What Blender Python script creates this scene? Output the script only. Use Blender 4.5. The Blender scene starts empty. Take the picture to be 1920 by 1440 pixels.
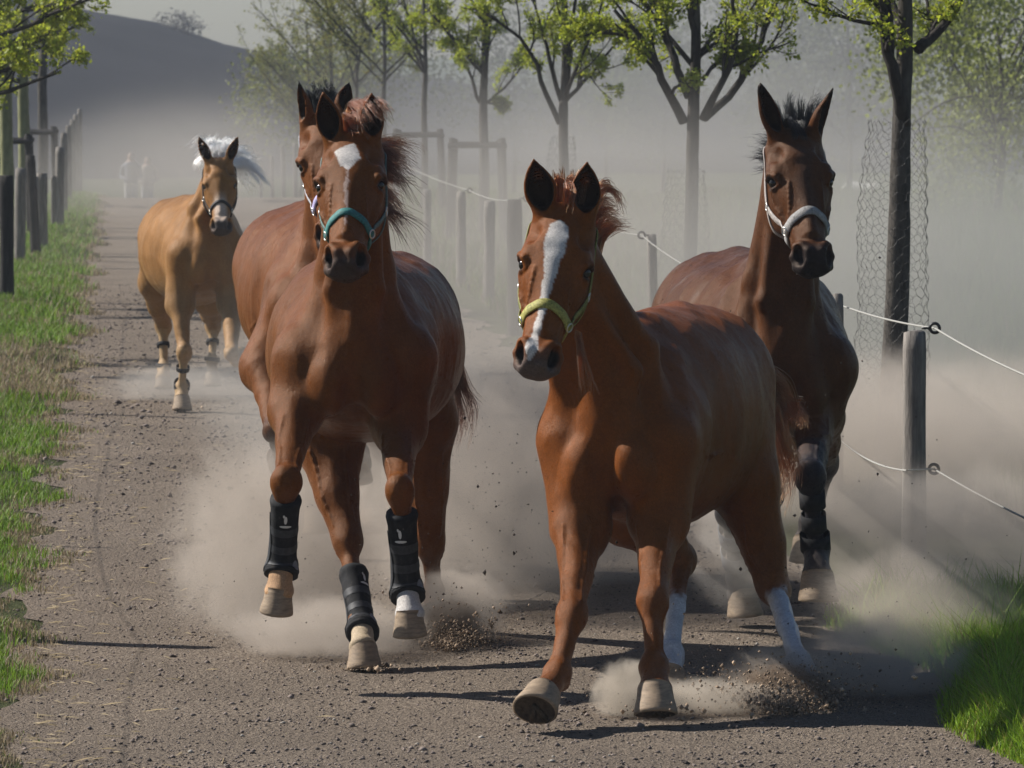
import bpy, math, random
import numpy as np
from mathutils import Vector, Matrix

rng = np.random.default_rng(7)
random.seed(7)
sc = bpy.context.scene
R = math.radians

# ------------------------------------------------------------------ camera
FPX = 9572.0                       # focal length in pixels of a 1920 px wide frame
CAM_H = 2.35
PITCH = math.atan(635.0 / FPX)
cam_data = bpy.data.cameras.new('camera')
cam = bpy.data.objects.new('camera', cam_data)
sc.collection.objects.link(cam)
sc.camera = cam
cam.location = (0, 0, CAM_H)
cam.rotation_euler = (math.pi / 2 - PITCH, 0, 0)
cam_data.sensor_width = 36.0
cam_data.lens = FPX / 1920 * 36.0
cam_data.clip_start = 0.5
cam_data.clip_end = 3000
cam_data.dof.use_dof = True
cam_data.dof.focus_distance = 18.0
cam_data.dof.aperture_fstop = 16.0

# ------------------------------------------------------------------ world, sun
SUN_EL, SUN_SKEW = R(37), R(20)    # sun stands to the left and a little behind the horses
world = bpy.data.worlds.new('World')
sc.world = world
world.use_nodes = True
wn = world.node_tree
wn.nodes.clear()
sky = wn.nodes.new('ShaderNodeTexSky')
sky.sky_type = 'NISHITA'
sky.sun_disc = False
sky.sun_elevation = SUN_EL
sky.air_density = 1.0
sky.dust_density = 0.5
sky.ozone_density = 3.0
bg = wn.nodes.new('ShaderNodeBackground')
bg.inputs['Strength'].default_value = 0.05
wo = wn.nodes.new('ShaderNodeOutputWorld')
wn.links.new(sky.outputs[0], bg.inputs[0])
wn.links.new(bg.outputs[0], wo.inputs[0])
to_sun = Vector((-math.cos(SUN_EL) * math.cos(SUN_SKEW), math.cos(SUN_EL) * math.sin(SUN_SKEW), math.sin(SUN_EL)))
sky.sun_rotation = math.atan2(to_sun.x, to_sun.y)
sun_data = bpy.data.lights.new('sun', 'SUN')
sun_data.energy = 5.0
sun_data.angle = R(0.55)
sun_data.color = (1.0, 0.95, 0.88)
sun = bpy.data.objects.new('sun', sun_data)
sc.collection.objects.link(sun)
sun.rotation_euler = to_sun.to_track_quat('Z', 'Y').to_euler()
sun.location = (-8, 20, 12)

sc.view_settings.view_transform = 'Standard'
sc.view_settings.look = 'None'
sc.view_settings.exposure = 0.52
sc.view_settings.gamma = 1.0
sc.view_settings.use_curve_mapping = False
sc.render.engine = 'CYCLES'
cy = sc.cycles
cy.use_denoising = True
try:
    cy.denoiser = 'OPENIMAGEDENOISE'
    cy.denoising_input_passes = 'RGB_ALBEDO_NORMAL'
except Exception:
    pass
cy.max_bounces = 7
cy.diffuse_bounces = 2
cy.glossy_bounces = 2
cy.transmission_bounces = 5
cy.volume_bounces = 1
cy.transparent_max_bounces = 12
cy.volume_step_rate = 0.5
cy.volume_max_steps = 160
cy.use_adaptive_sampling = True
cy.adaptive_threshold = 0.02
try:
    sc.cycles_curves.shape = 'RIBBONS'
except Exception:
    pass

# ------------------------------------------------------------------ helpers
_cF = np.array([0, math.cos(PITCH), -math.sin(PITCH)])
_cU = np.array([0, math.sin(PITCH), math.cos(PITCH)])

def P(px, py, Y):
    """A point seen at photo pixel (px, py), Y metres away from the camera along the path."""
    d = _cF + np.array([1.0, 0, 0]) * ((px - 960) / FPX) - _cU * ((py - 720) / FPX)
    return np.array([0, 0, CAM_H]) + d * (Y / d[1])

PATH_DIR = np.array([(229 - 960) / FPX, 1.0, 0.0]); PATH_DIR /= np.linalg.norm(PATH_DIR)
PATH_LAT = np.array([PATH_DIR[1], -PATH_DIR[0], 0.0])

def Q(u, v, z=0.0):
    """u metres along the path, v metres to the right of the line under the camera."""
    p = PATH_DIR * u + PATH_LAT * v
    return np.array([p[0], p[1], z])

def nrm(v):
    v = np.asarray(v, float)
    return v / (np.linalg.norm(v) + 1e-12)

def link(o, parent=None):
    sc.collection.objects.link(o)
    if parent is not None:
        o.parent = parent
    return o

def tag(o, label=None, cat=None, group=None, kind=None):
    if label: o['label'] = label
    if cat: o['category'] = cat
    if group: o['group'] = group
    if kind: o['kind'] = kind
    return o

def empty(name, loc, label=None, cat=None, group=None):
    o = bpy.data.objects.new(name, None)
    o.location = tuple(float(x) for x in loc)
    o.empty_display_size = 0.2
    link(o)
    return tag(o, label, cat, group)

def mesh_np(name, V, F, mat, parent=None, origin=None, smooth=True, cols=None, quads=None):
    """V (n,3) world coordinates; F list of faces or (m,k) array."""
    V = np.asarray(V, np.float32)
    if parent is not None:
        V = V - np.array(parent['_world'], np.float32)
    elif origin is not None:
        V = V - np.array(origin, np.float32)
    me = bpy.data.meshes.new(name)
    if isinstance(F, np.ndarray):
        m, k = F.shape
        me.vertices.add(len(V)); me.loops.add(m * k); me.polygons.add(m)
        me.vertices.foreach_set('co', V.ravel())
        me.loops.foreach_set('vertex_index', F.astype(np.int32).ravel())
        me.polygons.foreach_set('loop_start', np.arange(0, m * k, k, dtype=np.int32))
        me.polygons.foreach_set('loop_total', np.full(m, k, dtype=np.int32))
    else:
        me.from_pydata([tuple(map(float, v)) for v in V], [], F)
    me.update(calc_edges=True)
    if smooth:
        me.polygons.foreach_set('use_smooth', np.ones(len(me.polygons), bool))
    if cols is not None:
        a = me.color_attributes.new('Col', 'FLOAT_COLOR', 'POINT')
        c = np.ones((len(V), 4), np.float32); c[:, :3] = cols
        a.data.foreach_set('color', c.ravel())
    me.validate()
    if mat is not None:
        me.materials.append(mat)
    o = bpy.data.objects.new(name, me)
    link(o, parent)
    if parent is None and origin is not None:
        o.location = tuple(float(x) for x in origin)
    o['_world'] = [0.0, 0.0, 0.0] if (parent is None and origin is None) else [float(x) for x in (parent['_world'] if parent is not None else origin)]
    return o

def thing(name, loc, label, cat, group=None):
    o = empty(name, loc, label, cat, group)
    o['_world'] = [float(x) for x in loc]
    return o

# --- small mesh builder
class MB:
    def __init__(s): s.V = []; s.F = []
    def add(s, V, F):
        n = sum(len(v) for v in s.V)
        s.V.append(np.asarray(V, float)); s.F += [tuple(i + n for i in f) for f in F]
    def tube(s, pts, rad, seg=8, caps=True, noise=0.0):
        pts = np.asarray(pts, float); n = len(pts)
        rad = np.broadcast_to(np.asarray(rad, float), (n,))
        T = np.gradient(pts, axis=0); T /= np.linalg.norm(T, axis=1)[:, None] + 1e-12
        ref = np.array([0, 0, 1.0]) if abs(T[0][2]) < .9 else np.array([1.0, 0, 0])
        N = nrm(np.cross(T[0], ref)); V = []
        for i in range(n):
            N = nrm(N - T[i] * N.dot(T[i])); B = np.cross(T[i], N)
            for k in range(seg):
                a = 2 * math.pi * k / seg
                r = rad[i] * (1 + noise * rng.uniform(-1, 1))
                V.append(pts[i] + (N * math.cos(a) + B * math.sin(a)) * r)
        F = [(i * seg + k, i * seg + (k + 1) % seg, (i + 1) * seg + (k + 1) % seg, (i + 1) * seg + k) for i in range(n - 1) for k in range(seg)]
        if caps:
            F += [tuple(range(seg))[::-1], tuple((n - 1) * seg + k for k in range(seg))]
        s.add(V, F)
    def box(s, c, ax, ay, az):
        c = np.asarray(c, float)
        V = [c + i * np.asarray(ax) + j * np.asarray(ay) + k * np.asarray(az) for i in (-1, 1) for j in (-1, 1) for k in (-1, 1)]
        s.add(V, [(0, 1, 3, 2), (4, 6, 7, 5), (0, 4, 5, 1), (2, 3, 7, 6), (0, 2, 6, 4), (1, 5, 7, 3)])
    def torus(s, c, n, R_, r, seg=18, sub=6):
        n = nrm(n); a = nrm(np.cross(n, [0.3, .2, 1])); b = np.cross(n, a)
        V = []; F = []
        for i in range(seg):
            t = 2 * math.pi * i / seg; d = a * math.cos(t) + b * math.sin(t)
            for j in range(sub):
                u = 2 * math.pi * j / sub
                V.append(np.asarray(c) + d * (R_ + r * math.cos(u)) + n * r * math.sin(u))
        for i in range(seg):
            for j in range(sub):
                F.append((i * sub + j, ((i + 1) % seg) * sub + j, ((i + 1) % seg) * sub + (j + 1) % sub, i * sub + (j + 1) % sub))
        s.add(V, F)
    def build(s, name, mat, parent=None, origin=None, smooth=True):
        if not s.V: return None
        return mesh_np(name, np.concatenate(s.V), s.F, mat, parent, origin, smooth)

# --- node materials
def mat_new(name):
    m = bpy.data.materials.new(name); m.use_nodes = True
    nt = m.node_tree; nt.nodes.clear()
    out = nt.nodes.new('ShaderNodeOutputMaterial')
    return m, nt, out

def simple_mat(name, col, rough=.7, spec=.4, metal=0.0, noise=None, bump=None, var=.25):
    m, nt, out = mat_new(name)
    b = nt.nodes.new('ShaderNodeBsdfPrincipled')
    b.inputs['Roughness'].default_value = rough
    b.inputs['Specular IOR Level'].default_value = spec
    b.inputs['Metallic'].default_value = metal
    b.inputs['Base Color'].default_value = (*col, 1)
    nt.links.new(b.outputs[0], out.inputs['Surface'])
    if noise:
        tc = nt.nodes.new('ShaderNodeTexCoord')
        mp = nt.nodes.new('ShaderNodeMapping'); mp.inputs['Scale'].default_value = noise if hasattr(noise, '__len__') else (noise,) * 3
        n = nt.nodes.new('ShaderNodeTexNoise'); n.inputs['Detail'].default_value = 6; n.inputs['Roughness'].default_value = .65
        n.inputs['Scale'].default_value = 1.0
        nt.links.new(tc.outputs['Object'], mp.inputs[0]); nt.links.new(mp.outputs[0], n.inputs['Vector'])
        r = nt.nodes.new('ShaderNodeValToRGB')
        r.color_ramp.elements[0].position = .3; r.color_ramp.elements[1].position = .7
        r.color_ramp.elements[0].color = (*[c * (1 - var) for c in col], 1)
        r.color_ramp.elements[1].color = (*[min(1, c * (1 + var)) for c in col], 1)
        nt.links.new(n.outputs[0], r.inputs[0]); nt.links.new(r.outputs[0], b.inputs['Base Color'])
        if bump:
            bp = nt.nodes.new('ShaderNodeBump'); bp.inputs['Strength'].default_value = bump[0]; bp.inputs['Distance'].default_value = bump[1]
            nt.links.new(n.outputs[0], bp.inputs['Height']); nt.links.new(bp.outputs[0], b.inputs['Normal'])
    return m
# ------------------------------------------------------------------ implicit body surfaces
def smin(a, b, k):
    h = np.maximum(k - np.abs(a - b), 0) / k
    return np.minimum(a, b) - h * h * k * .25

class Field:
    """A smooth union of cones, ellipsoids and spindles, turned into one continuous mesh."""
    def __init__(s): s.p = []
    def _add(s, f, c, rad, k, op): s.p.append((f, np.asarray(c, np.float32), float(rad + k + .07), np.float32(k), op))
    def cone(s, a, b, ra, rb, k=.04, op=1):
        a = np.asarray(a, np.float32); b = np.asarray(b, np.float32); d = b - a; L2 = float(d @ d) + 1e-9
        def f(X):
            v = X - a; t = np.clip((v @ d) / L2, 0, 1)
            q = v - t[..., None] * d
            return np.sqrt((q * q).sum(-1)) - (ra + (rb - ra) * t)
        s._add(f, (a + b) / 2, math.sqrt(L2) / 2 + max(ra, rb), k, op)
    def chain(s, pts, rr, k=.04, op=1):
        for i in range(len(pts) - 1): s.cone(pts[i], pts[i + 1], rr[i], rr[i + 1], k, op)
    def ell(s, c, M, r, k=.04, op=1):
        c = np.asarray(c, np.float32); M = np.asarray(M, np.float32); r = np.asarray(r, np.float32)
        def f(X):
            v = (X - c) @ M.T
            k0 = np.sqrt(((v / r) ** 2).sum(-1)); k1 = np.sqrt(((v / (r * r)) ** 2).sum(-1)) + 1e-6
            return k0 * (k0 - 1) / k1
        s._add(f, c, float(r.max()), k, op)
    def spin(s, a, b, vdir, t, w, h, off=None, sup=2.0, k=.05, op=1, cap=.5):
        """Cross-sections along a..b: half width w (sideways), half height h (along vdir), centre offset off along vdir."""
        a = np.asarray(a, float); b = np.asarray(b, float); L = np.linalg.norm(b - a); ax = (b - a) / L
        vd = nrm(np.asarray(vdir, float) - ax * np.dot(vdir, ax)); ud = np.cross(ax, vd)
        tt = np.linspace(0, 1, 160)
        def smooth(y):
            y = np.asarray(y, float); t_ = np.asarray(t, float)
            m = np.gradient(y, t_); i = np.clip(np.searchsorted(t_, tt) - 1, 0, len(t_) - 2)
            hh = t_[i + 1] - t_[i]; x = (tt - t_[i]) / hh
            return ((2*x**3-3*x**2+1)*y[i] + (x**3-2*x**2+x)*hh*m[i] + (-2*x**3+3*x**2)*y[i+1] + (x**3-x**2)*hh*m[i+1]).astype(np.float32)
        W = np.maximum(smooth(w), .002); H = np.maximum(smooth(h), .002); O = smooth(off if off is not None else [0] * len(t))
        a32, ax32, vd32, ud32 = [np.asarray(q, np.float32) for q in (a, ax, vd, ud)]
        def f(X):
            v = X - a32; al = v @ ax32; q = np.clip(al / L, 0, 1)
            ii = q * 159; i0 = np.minimum(ii.astype(np.int32), 158); fr = (ii - i0).astype(np.float32)
            ww = W[i0] * (1 - fr) + W[i0 + 1] * fr; h_ = H[i0] * (1 - fr) + H[i0 + 1] * fr; oo = O[i0] * (1 - fr) + O[i0 + 1] * fr
            y = (v @ vd32) - oo; x = v @ ud32
            over = np.maximum(np.maximum(-al, al - L), 0) 
            mn = np.minimum(ww, h_)
            if sup == 2.0:
                k0 = np.sqrt((x / ww) ** 2 + (y / h_) ** 2 + (over / (mn * cap)) ** 2)
            else:
                k0 = (np.abs(x / ww) ** sup + np.abs(y / h_) ** sup + (over / (mn * cap)) ** sup) ** (1 / sup)
            k1 = np.sqrt((x / ww ** 2) ** 2 + (y / h_ ** 2) ** 2 + (over / (mn * cap) ** 2) ** 2) + 1e-5
            g = k0 * (k0 - 1) / np.maximum(k1, .3 / np.maximum(ww, h_))
            return g
        s._add(f, (a + b) / 2 + vd * 0, L / 2 + float(max(W.max(), (H + np.abs(O)).max())), k, op)
    def ev(s, X):
        """X (n,3) -> field value"""
        X = np.asarray(X, np.float32); out = np.full(len(X), 1.0, np.float32)
        for f, c, rad, k, op in s.p:
            m = np.nonzero(((X - c) ** 2).sum(-1) < rad * rad)[0]
            if len(m) == 0: continue
            d = f(X[m]).astype(np.float32)
            out[m] = smin(out[m], d, k) if op > 0 else -smin(-out[m], d, k)
        return out
    def evb(s, B):
        """B (nb, m, 3) blocks"""
        nb, m, _ = B.shape
        C = B.mean(1); Rb = np.sqrt(((B - C[:, None]) ** 2).sum(-1)).max()
        out = np.full((nb, m), 1.0, np.float32)
        for f, c, rad, k, op in s.p:
            i = np.nonzero(((C - c) ** 2).sum(-1) < (rad + Rb) ** 2)[0]
            if len(i) == 0: continue
            d = f(B[i].reshape(-1, 3)).reshape(len(i), m).astype(np.float32)
            out[i] = smin(out[i], d, k) if op > 0 else -smin(-out[i], d, k)
        return out
    def grad(s, X, e=.0025):
        f0 = s.ev(X); g = np.empty_like(X)
        for i in range(3):
            Y = X.copy(); Y[:, i] += e; g[:, i] = (s.ev(Y) - f0) / e
        return f0, g
    def project(s, X, off=0.0, it=3):
        X = np.asarray(X, np.float32).copy()
        for _ in range(it):
            f0, g = s.grad(X); g2 = (g * g).sum(-1) + 1e-4
            X -= g * (np.clip(f0 - off, -.03, .03) / np.maximum(g2, .25))[:, None]
        f0, g = s.grad(X)
        return X, g / (np.linalg.norm(g, axis=1)[:, None] + 1e-9)
    def mesh(s, lo, hi, sx, sy, zfun):
        n = 6
        def axis(l, h, st):
            m = int(math.ceil((h - l) / (st * n))) * n
            return np.linspace(l, l + m * st, m + 1).astype(np.float32)
        X = axis(lo[0], hi[0], sx); Yv = axis(lo[1], hi[1], sy)
        zs = [lo[2]]
        while zs[-1] < hi[2] or (len(zs) - 1) % n: zs.append(zs[-1] + zfun(zs[-1]))
        Z = np.array(zs, np.float32)
        nx, ny, nz = len(X), len(Yv), len(Z)
        cx, cy_, cz = X[::n], Yv[::n], Z[::n]
        G = np.stack(np.meshgrid(cx, cy_, cz, indexing='ij'), -1)
        Fc = s.ev(G.reshape(-1, 3)).reshape(G.shape[:3])
        bx, by, bz = len(cx) - 1, len(cy_) - 1, len(cz) - 1
        corners = np.stack([Fc[i:bx + i, j:by + j, k:bz + k] for i in (0, 1) for j in (0, 1) for k in (0, 1)], -1)
        act = np.argwhere((np.abs(corners).min(-1) < .05) | ((corners.min(-1) < 0) & (corners.max(-1) > 0)))
        # coarse sign fill, then exact values in the active blocks
        sign = np.where(Fc[:bx, :by, :bz] < 0, -1.0, 1.0).astype(np.float32)
        F = np.ones((nx, ny, nz), np.float32)
        F[:-1, :-1, :-1] = np.repeat(np.repeat(np.repeat(sign, n, 0), n, 1), n, 2)
        r = np.arange(n + 1)
        ox, oy, oz = [q.ravel() for q in np.meshgrid(r, r, r, indexing='ij')]
        for c0 in range(0, len(act), 3000):
            A = act[c0:c0 + 3000] * n
            ix = A[:, :1] + ox; iy = A[:, 1:2] + oy; iz = A[:, 2:3] + oz
            B = np.stack([X[ix], Yv[iy], Z[iz]], -1)
            F[ix, iy, iz] = s.evb(B)
        S = F < 0
        c8 = np.zeros((nx - 1, ny - 1, nz - 1), np.int8)
        for i in (0, 1):
            for j in (0, 1):
                for k in (0, 1):
                    c8 += S[i:nx - 1 + i, j:ny - 1 + j, k:nz - 1 + k]
        cells = np.argwhere((c8 > 0) & (c8 < 8))
        idx = np.full(c8.shape, -1, np.int32); idx[cells[:, 0], cells[:, 1], cells[:, 2]] = np.arange(len(cells))
        acc = np.zeros((len(cells), 3), np.float32); cnt = np.zeros(len(cells), np.float32)
        ax = [X, Yv, Z]
        for (p, q) in [(a, a | b) for b in (1, 2, 4) for a in range(8) if not a & b]:
            ip = cells + [(p >> 2) & 1, (p >> 1) & 1, p & 1]; iq = cells + [(q >> 2) & 1, (q >> 1) & 1, q & 1]
            fp = F[ip[:, 0], ip[:, 1], ip[:, 2]]; fq = F[iq[:, 0], iq[:, 1], iq[:, 2]]
            m = (fp < 0) != (fq < 0); t = np.where(m, fp / (fp - fq + 1e-12), 0)
            for a in range(3):
                acc[:, a] += np.where(m, ax[a][ip[:, a]] * (1 - t) + ax[a][iq[:, a]] * t, 0)
            cnt += m
        V = acc / cnt[:, None]
        quads = []
        for a in range(3):
            sl1 = [slice(None)] * 3; sl2 = [slice(None)] * 3
            sl1[a] = slice(0, -1); sl2[a] = slice(1, None)
            s1 = S[tuple(sl1)]; ch = s1 != S[tuple(sl2)]
            e = np.argwhere(ch); e = e[(e[:, (a + 1) % 3] > 0) & (e[:, (a + 2) % 3] > 0)]
            flip = s1[e[:, 0], e[:, 1], e[:, 2]]
            b, c = (a + 1) % 3, (a + 2) % 3; q = []
            for db, dc in ((0, 0), (-1, 0), (-1, -1), (0, -1)):
                w = e.copy(); w[:, b] += db; w[:, c] += dc
                w = np.minimum(w, np.array(c8.shape) - 1)
                q.append(idx[w[:, 0], w[:, 1], w[:, 2]])
            q = np.stack(q, 1)
            q[~flip] = q[~flip][:, ::-1]
            quads.append(q)
        Fq = np.concatenate(quads); Fq = Fq[(Fq >= 0).all(1)]
        # drop tiny stray pieces by keeping vertices in use; refine onto the surface
        for _ in range(2):
            f0, g = s.grad(V.astype(np.float32), .003); g2 = (g * g).sum(-1)
            V = V - g * (np.clip(f0, -.004, .004) / np.maximum(g2, .4))[:, None]
        return V.astype(np.float32), Fq
# ------------------------------------------------------------------ coat, hoof, eye, strap materials
def coat_mat(name, rough=.32, sheen=.0, spec=.34, dapple=.18, bump=.55):
    m, nt, out = mat_new(name); N = nt.nodes.new; lk = nt.links.new
    b = N('ShaderNodeBsdfPrincipled')
    b.inputs['Roughness'].default_value = rough
    b.inputs['Specular IOR Level'].default_value = spec
    b.inputs['Sheen Weight'].default_value = sheen
    b.inputs['Sheen Roughness'].default_value = .4
    b.inputs['Sheen Tint'].default_value = (1, .8, .6, 1)
    b.inputs['Specular Tint'].default_value = (1, .62, .36, 1); b.inputs['IOR'].default_value = 1.28
    at = N('ShaderNodeAttribute'); at.attribute_name = 'Col'
    tc = N('ShaderNodeTexCoord')
    def noise(scale, detail, rough_=.6, vec=None):
        n = N('ShaderNodeTexNoise'); n.inputs['Scale'].default_value = scale; n.inputs['Detail'].default_value = detail
        n.inputs['Roughness'].default_value = rough_
        lk(vec if vec is not None else tc.outputs['Object'], n.inputs['Vector']); return n
    mp = N('ShaderNodeMapping'); mp.inputs['Scale'].default_value = (1.0, 1.0, .45); lk(tc.outputs['Object'], mp.inputs[0])
    hair = noise(330, 3, .75, mp.outputs[0])      # short hairs lying down the body
    big = noise(7, 7, .66)
    dust = noise(38, 6, .75)
    def mapr(src, a, b_, c, d):
        r = N('ShaderNodeMapRange'); r.inputs[1].default_value = a; r.inputs[2].default_value = b_; r.inputs[3].default_value = c; r.inputs[4].default_value = d
        lk(src, r.inputs[0]); return r.outputs[0]
    def mul(x, y):
        q = N('ShaderNodeMath'); q.operation = 'MULTIPLY'; lk(x, q.inputs[0]); lk(y, q.inputs[1]); return q.outputs[0]
    spk = noise(95, 4, .8)
    v = mul(mul(mapr(hair.outputs[0], .3, .7, .70, 1.3), mapr(spk.outputs[0], .3, .7, .78, 1.22)), mapr(big.outputs[0], .3, .7, 1 - dapple, 1 + dapple))
    mx = N('ShaderNodeMix'); mx.data_type = 'RGBA'; mx.blend_type = 'MULTIPLY'; mx.inputs[0].default_value = 1.0
    lk(at.outputs['Color'], mx.inputs[6])
    cb = N('ShaderNodeCombineColor'); [lk(v, cb.inputs[i]) for i in range(3)]
    lk(cb.outputs[0], mx.inputs[7])
    # a little dry dust caught in the coat
    md = N('ShaderNodeMix'); md.data_type = 'RGBA'; lk(mapr(dust.outputs[0], .55, .8, 0, .07), md.inputs[0])
    lk(mx.outputs[2], md.inputs[6]); md.inputs[7].default_value = (.36, .28, .21, 1)
    lk(md.outputs[2], b.inputs['Base Color'])
    lk(mapr(dust.outputs[0], .35, .75, rough - .08, rough + .22), b.inputs['Roughness'])
    bp = N('ShaderNodeBump'); bp.inputs['Strength'].default_value = bump; bp.inputs['Distance'].default_value = .004
    lk(hair.outputs[0], bp.inputs['Height'])
    vein = noise(16, 4, .55, mp.outputs[0])
    mp3 = N('ShaderNodeMapping'); mp3.inputs['Scale'].default_value = (1.0, 1.0, .33); lk(tc.outputs['Object'], mp3.inputs[0])
    clump = noise(62, 5, .7, mp3.outputs[0])
    bp2 = N('ShaderNodeBump'); bp2.inputs['Strength'].default_value = .3; bp2.inputs['Distance'].default_value = .009
    lk(vein.outputs[0], bp2.inputs['Height'])
    bp3 = N('ShaderNodeBump'); bp3.inputs['Strength'].default_value = .32; bp3.inputs['Distance'].default_value = .006
    lk(clump.outputs[0], bp3.inputs['Height']); lk(bp2.outputs[0], bp3.inputs['Normal']); lk(bp3.outputs[0], bp.inputs['Normal'])
    lk(bp.outputs[0], b.inputs['Normal'])
    lk(b.outputs[0], out.inputs['Surface'])
    return m

def hair_mat(name, col, rough=.32):
    m, nt, out = mat_new(name)
    b = nt.nodes.new('ShaderNodeBsdfHairPrincipled')
    b.parametrization = 'COLOR'
    b.inputs['Color'].default_value = (*col, 1)
    b.inputs['Roughness'].default_value = rough; b.inputs['Radial Roughness'].default_value = .45
    [setattr(i, 'default_value', .5) for i in b.inputs if i.name.startswith('Random') and i.name != 'Random']
    nt.links.new(b.outputs[0], out.inputs['Surface'])
    return m

M_COAT = coat_mat('horse_coat')
M_HOOF = simple_mat('hoof_horn', (.27, .20, .135), .7, .3, noise=(25, 25, 90), bump=(.5, .004), var=.35)
M_SOLE = simple_mat('hoof_sole', (.07, .055, .042), .95, .15, noise=60, bump=(.9, .006), var=.6)
M_HOOF_DARK = simple_mat('dark_hoof_horn', (.09, .075, .06), .7, .3, noise=(25, 25, 90), bump=(.5, .004), var=.4)
M_EYE = simple_mat('eye_gloss', (.008, .005, .003), .14, .5)
M_BOOT = simple_mat('black_neoprene', (.014, .0145, .017), .8, .25, noise=(34, 34, 22), bump=(.5, .004), var=.4)
_r = [n for n in M_BOOT.node_tree.nodes if n.type == 'VALTORGB'][0].color_ramp      # brown dust rubbed into the cloth
_r.elements[0].position = .45; _e = _r.elements.new(.60); _e.color = (.016, .016, .018, 1); _r.elements[-1].position = .85; _r.elements[-1].color = (.085, .068, .055, 1)
M_BOOTPAD = simple_mat('dark_grey_strap', (.16, .17, .20), .6, .4, noise=120, bump=(.3, .002))
M_PRINT = simple_mat('pale_print', (.6, .6, .6), .6, .3)
M_METAL = simple_mat('dull_steel', (.62, .60, .56), .32, .5, 1.0)

def smooth_path(pts, n):
    pts = np.asarray(pts, float)
    if len(pts) == 2:
        t = np.linspace(0, 1, n)[:, None]; return pts[0] * (1 - t) + pts[1] * t
    p = np.vstack([2 * pts[0] - pts[1], pts, 2 * pts[-1] - pts[-2]]); m = len(pts) - 1; out = []
    for u in np.linspace(0, m - 1e-9, n):
        i = int(u); t = u - i; a, b, c, d = p[i], p[i + 1], p[i + 2], p[i + 3]
        out.append(.5 * ((2 * b) + (c - a) * t + (2 * a - 5 * b + 4 * c - d) * t * t + (3 * b - a - 3 * c + d) * t ** 3))
    return np.array(out)

def strands(name, mat, curves, parent, rad=.0009, tip=.25):
    """curves: (n, m, 3) world points -> one hair object"""
    curves = np.asarray(curves, np.float32); n, m, _ = curves.shape
    w = np.array(parent['_world'], np.float32)
    cu = bpy.data.hair_curves.new(name)
    cu.add_curves([m] * n)
    cu.attributes['position'].data.foreach_set('vector', (curves - w).ravel())
    ra = cu.attributes.get('radius') or cu.attributes.new('radius', 'FLOAT', 'POINT')
    prof = np.linspace(1, tip, m) * rad
    ra.data.foreach_set('value', np.tile(prof, n).astype(np.float32) * np.repeat(rng.uniform(.7, 1.3, n), m).astype(np.float32))
    cu.materials.append(mat)
    o = bpy.data.objects.new(name, cu); link(o, parent); return o

def lock_set(roots, dirs, lens, per, spread, bend, m=9, wave=.0, clump=.6, seed=0):
    """locks of hair: each root gets a guide; strands scatter round it and clump to its tip"""
    g = np.random.default_rng(seed); out = []
    t = np.linspace(0, 1, m)[:, None]
    for r0, d0, L in zip(roots, dirs, lens):
        r0 = np.asarray(r0); d0 = nrm(d0)
        side = nrm(np.cross(d0, g.normal(size=3)))
        bd = np.asarray(bend) * g.uniform(.5, 1.3)
        ph = g.uniform(0, 6.28)
        guide = r0 + d0 * L * t + bd * L * t ** 2 + side * (L * wave * np.sin(t * 5 + ph) * t)
        for _ in range(per):
            o = g.normal(size=3) * spread
            d = d0 + g.normal(size=3) * .16
            LL = g.uniform(.55, 1.05)
            c = r0 + o + (guide - r0) * LL + (d - d0) * L * t * LL
            k = clump * t ** 1.2
            out.append(c * (1 - k) + (guide + o * .15) * k)
    return np.array(out)

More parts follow.
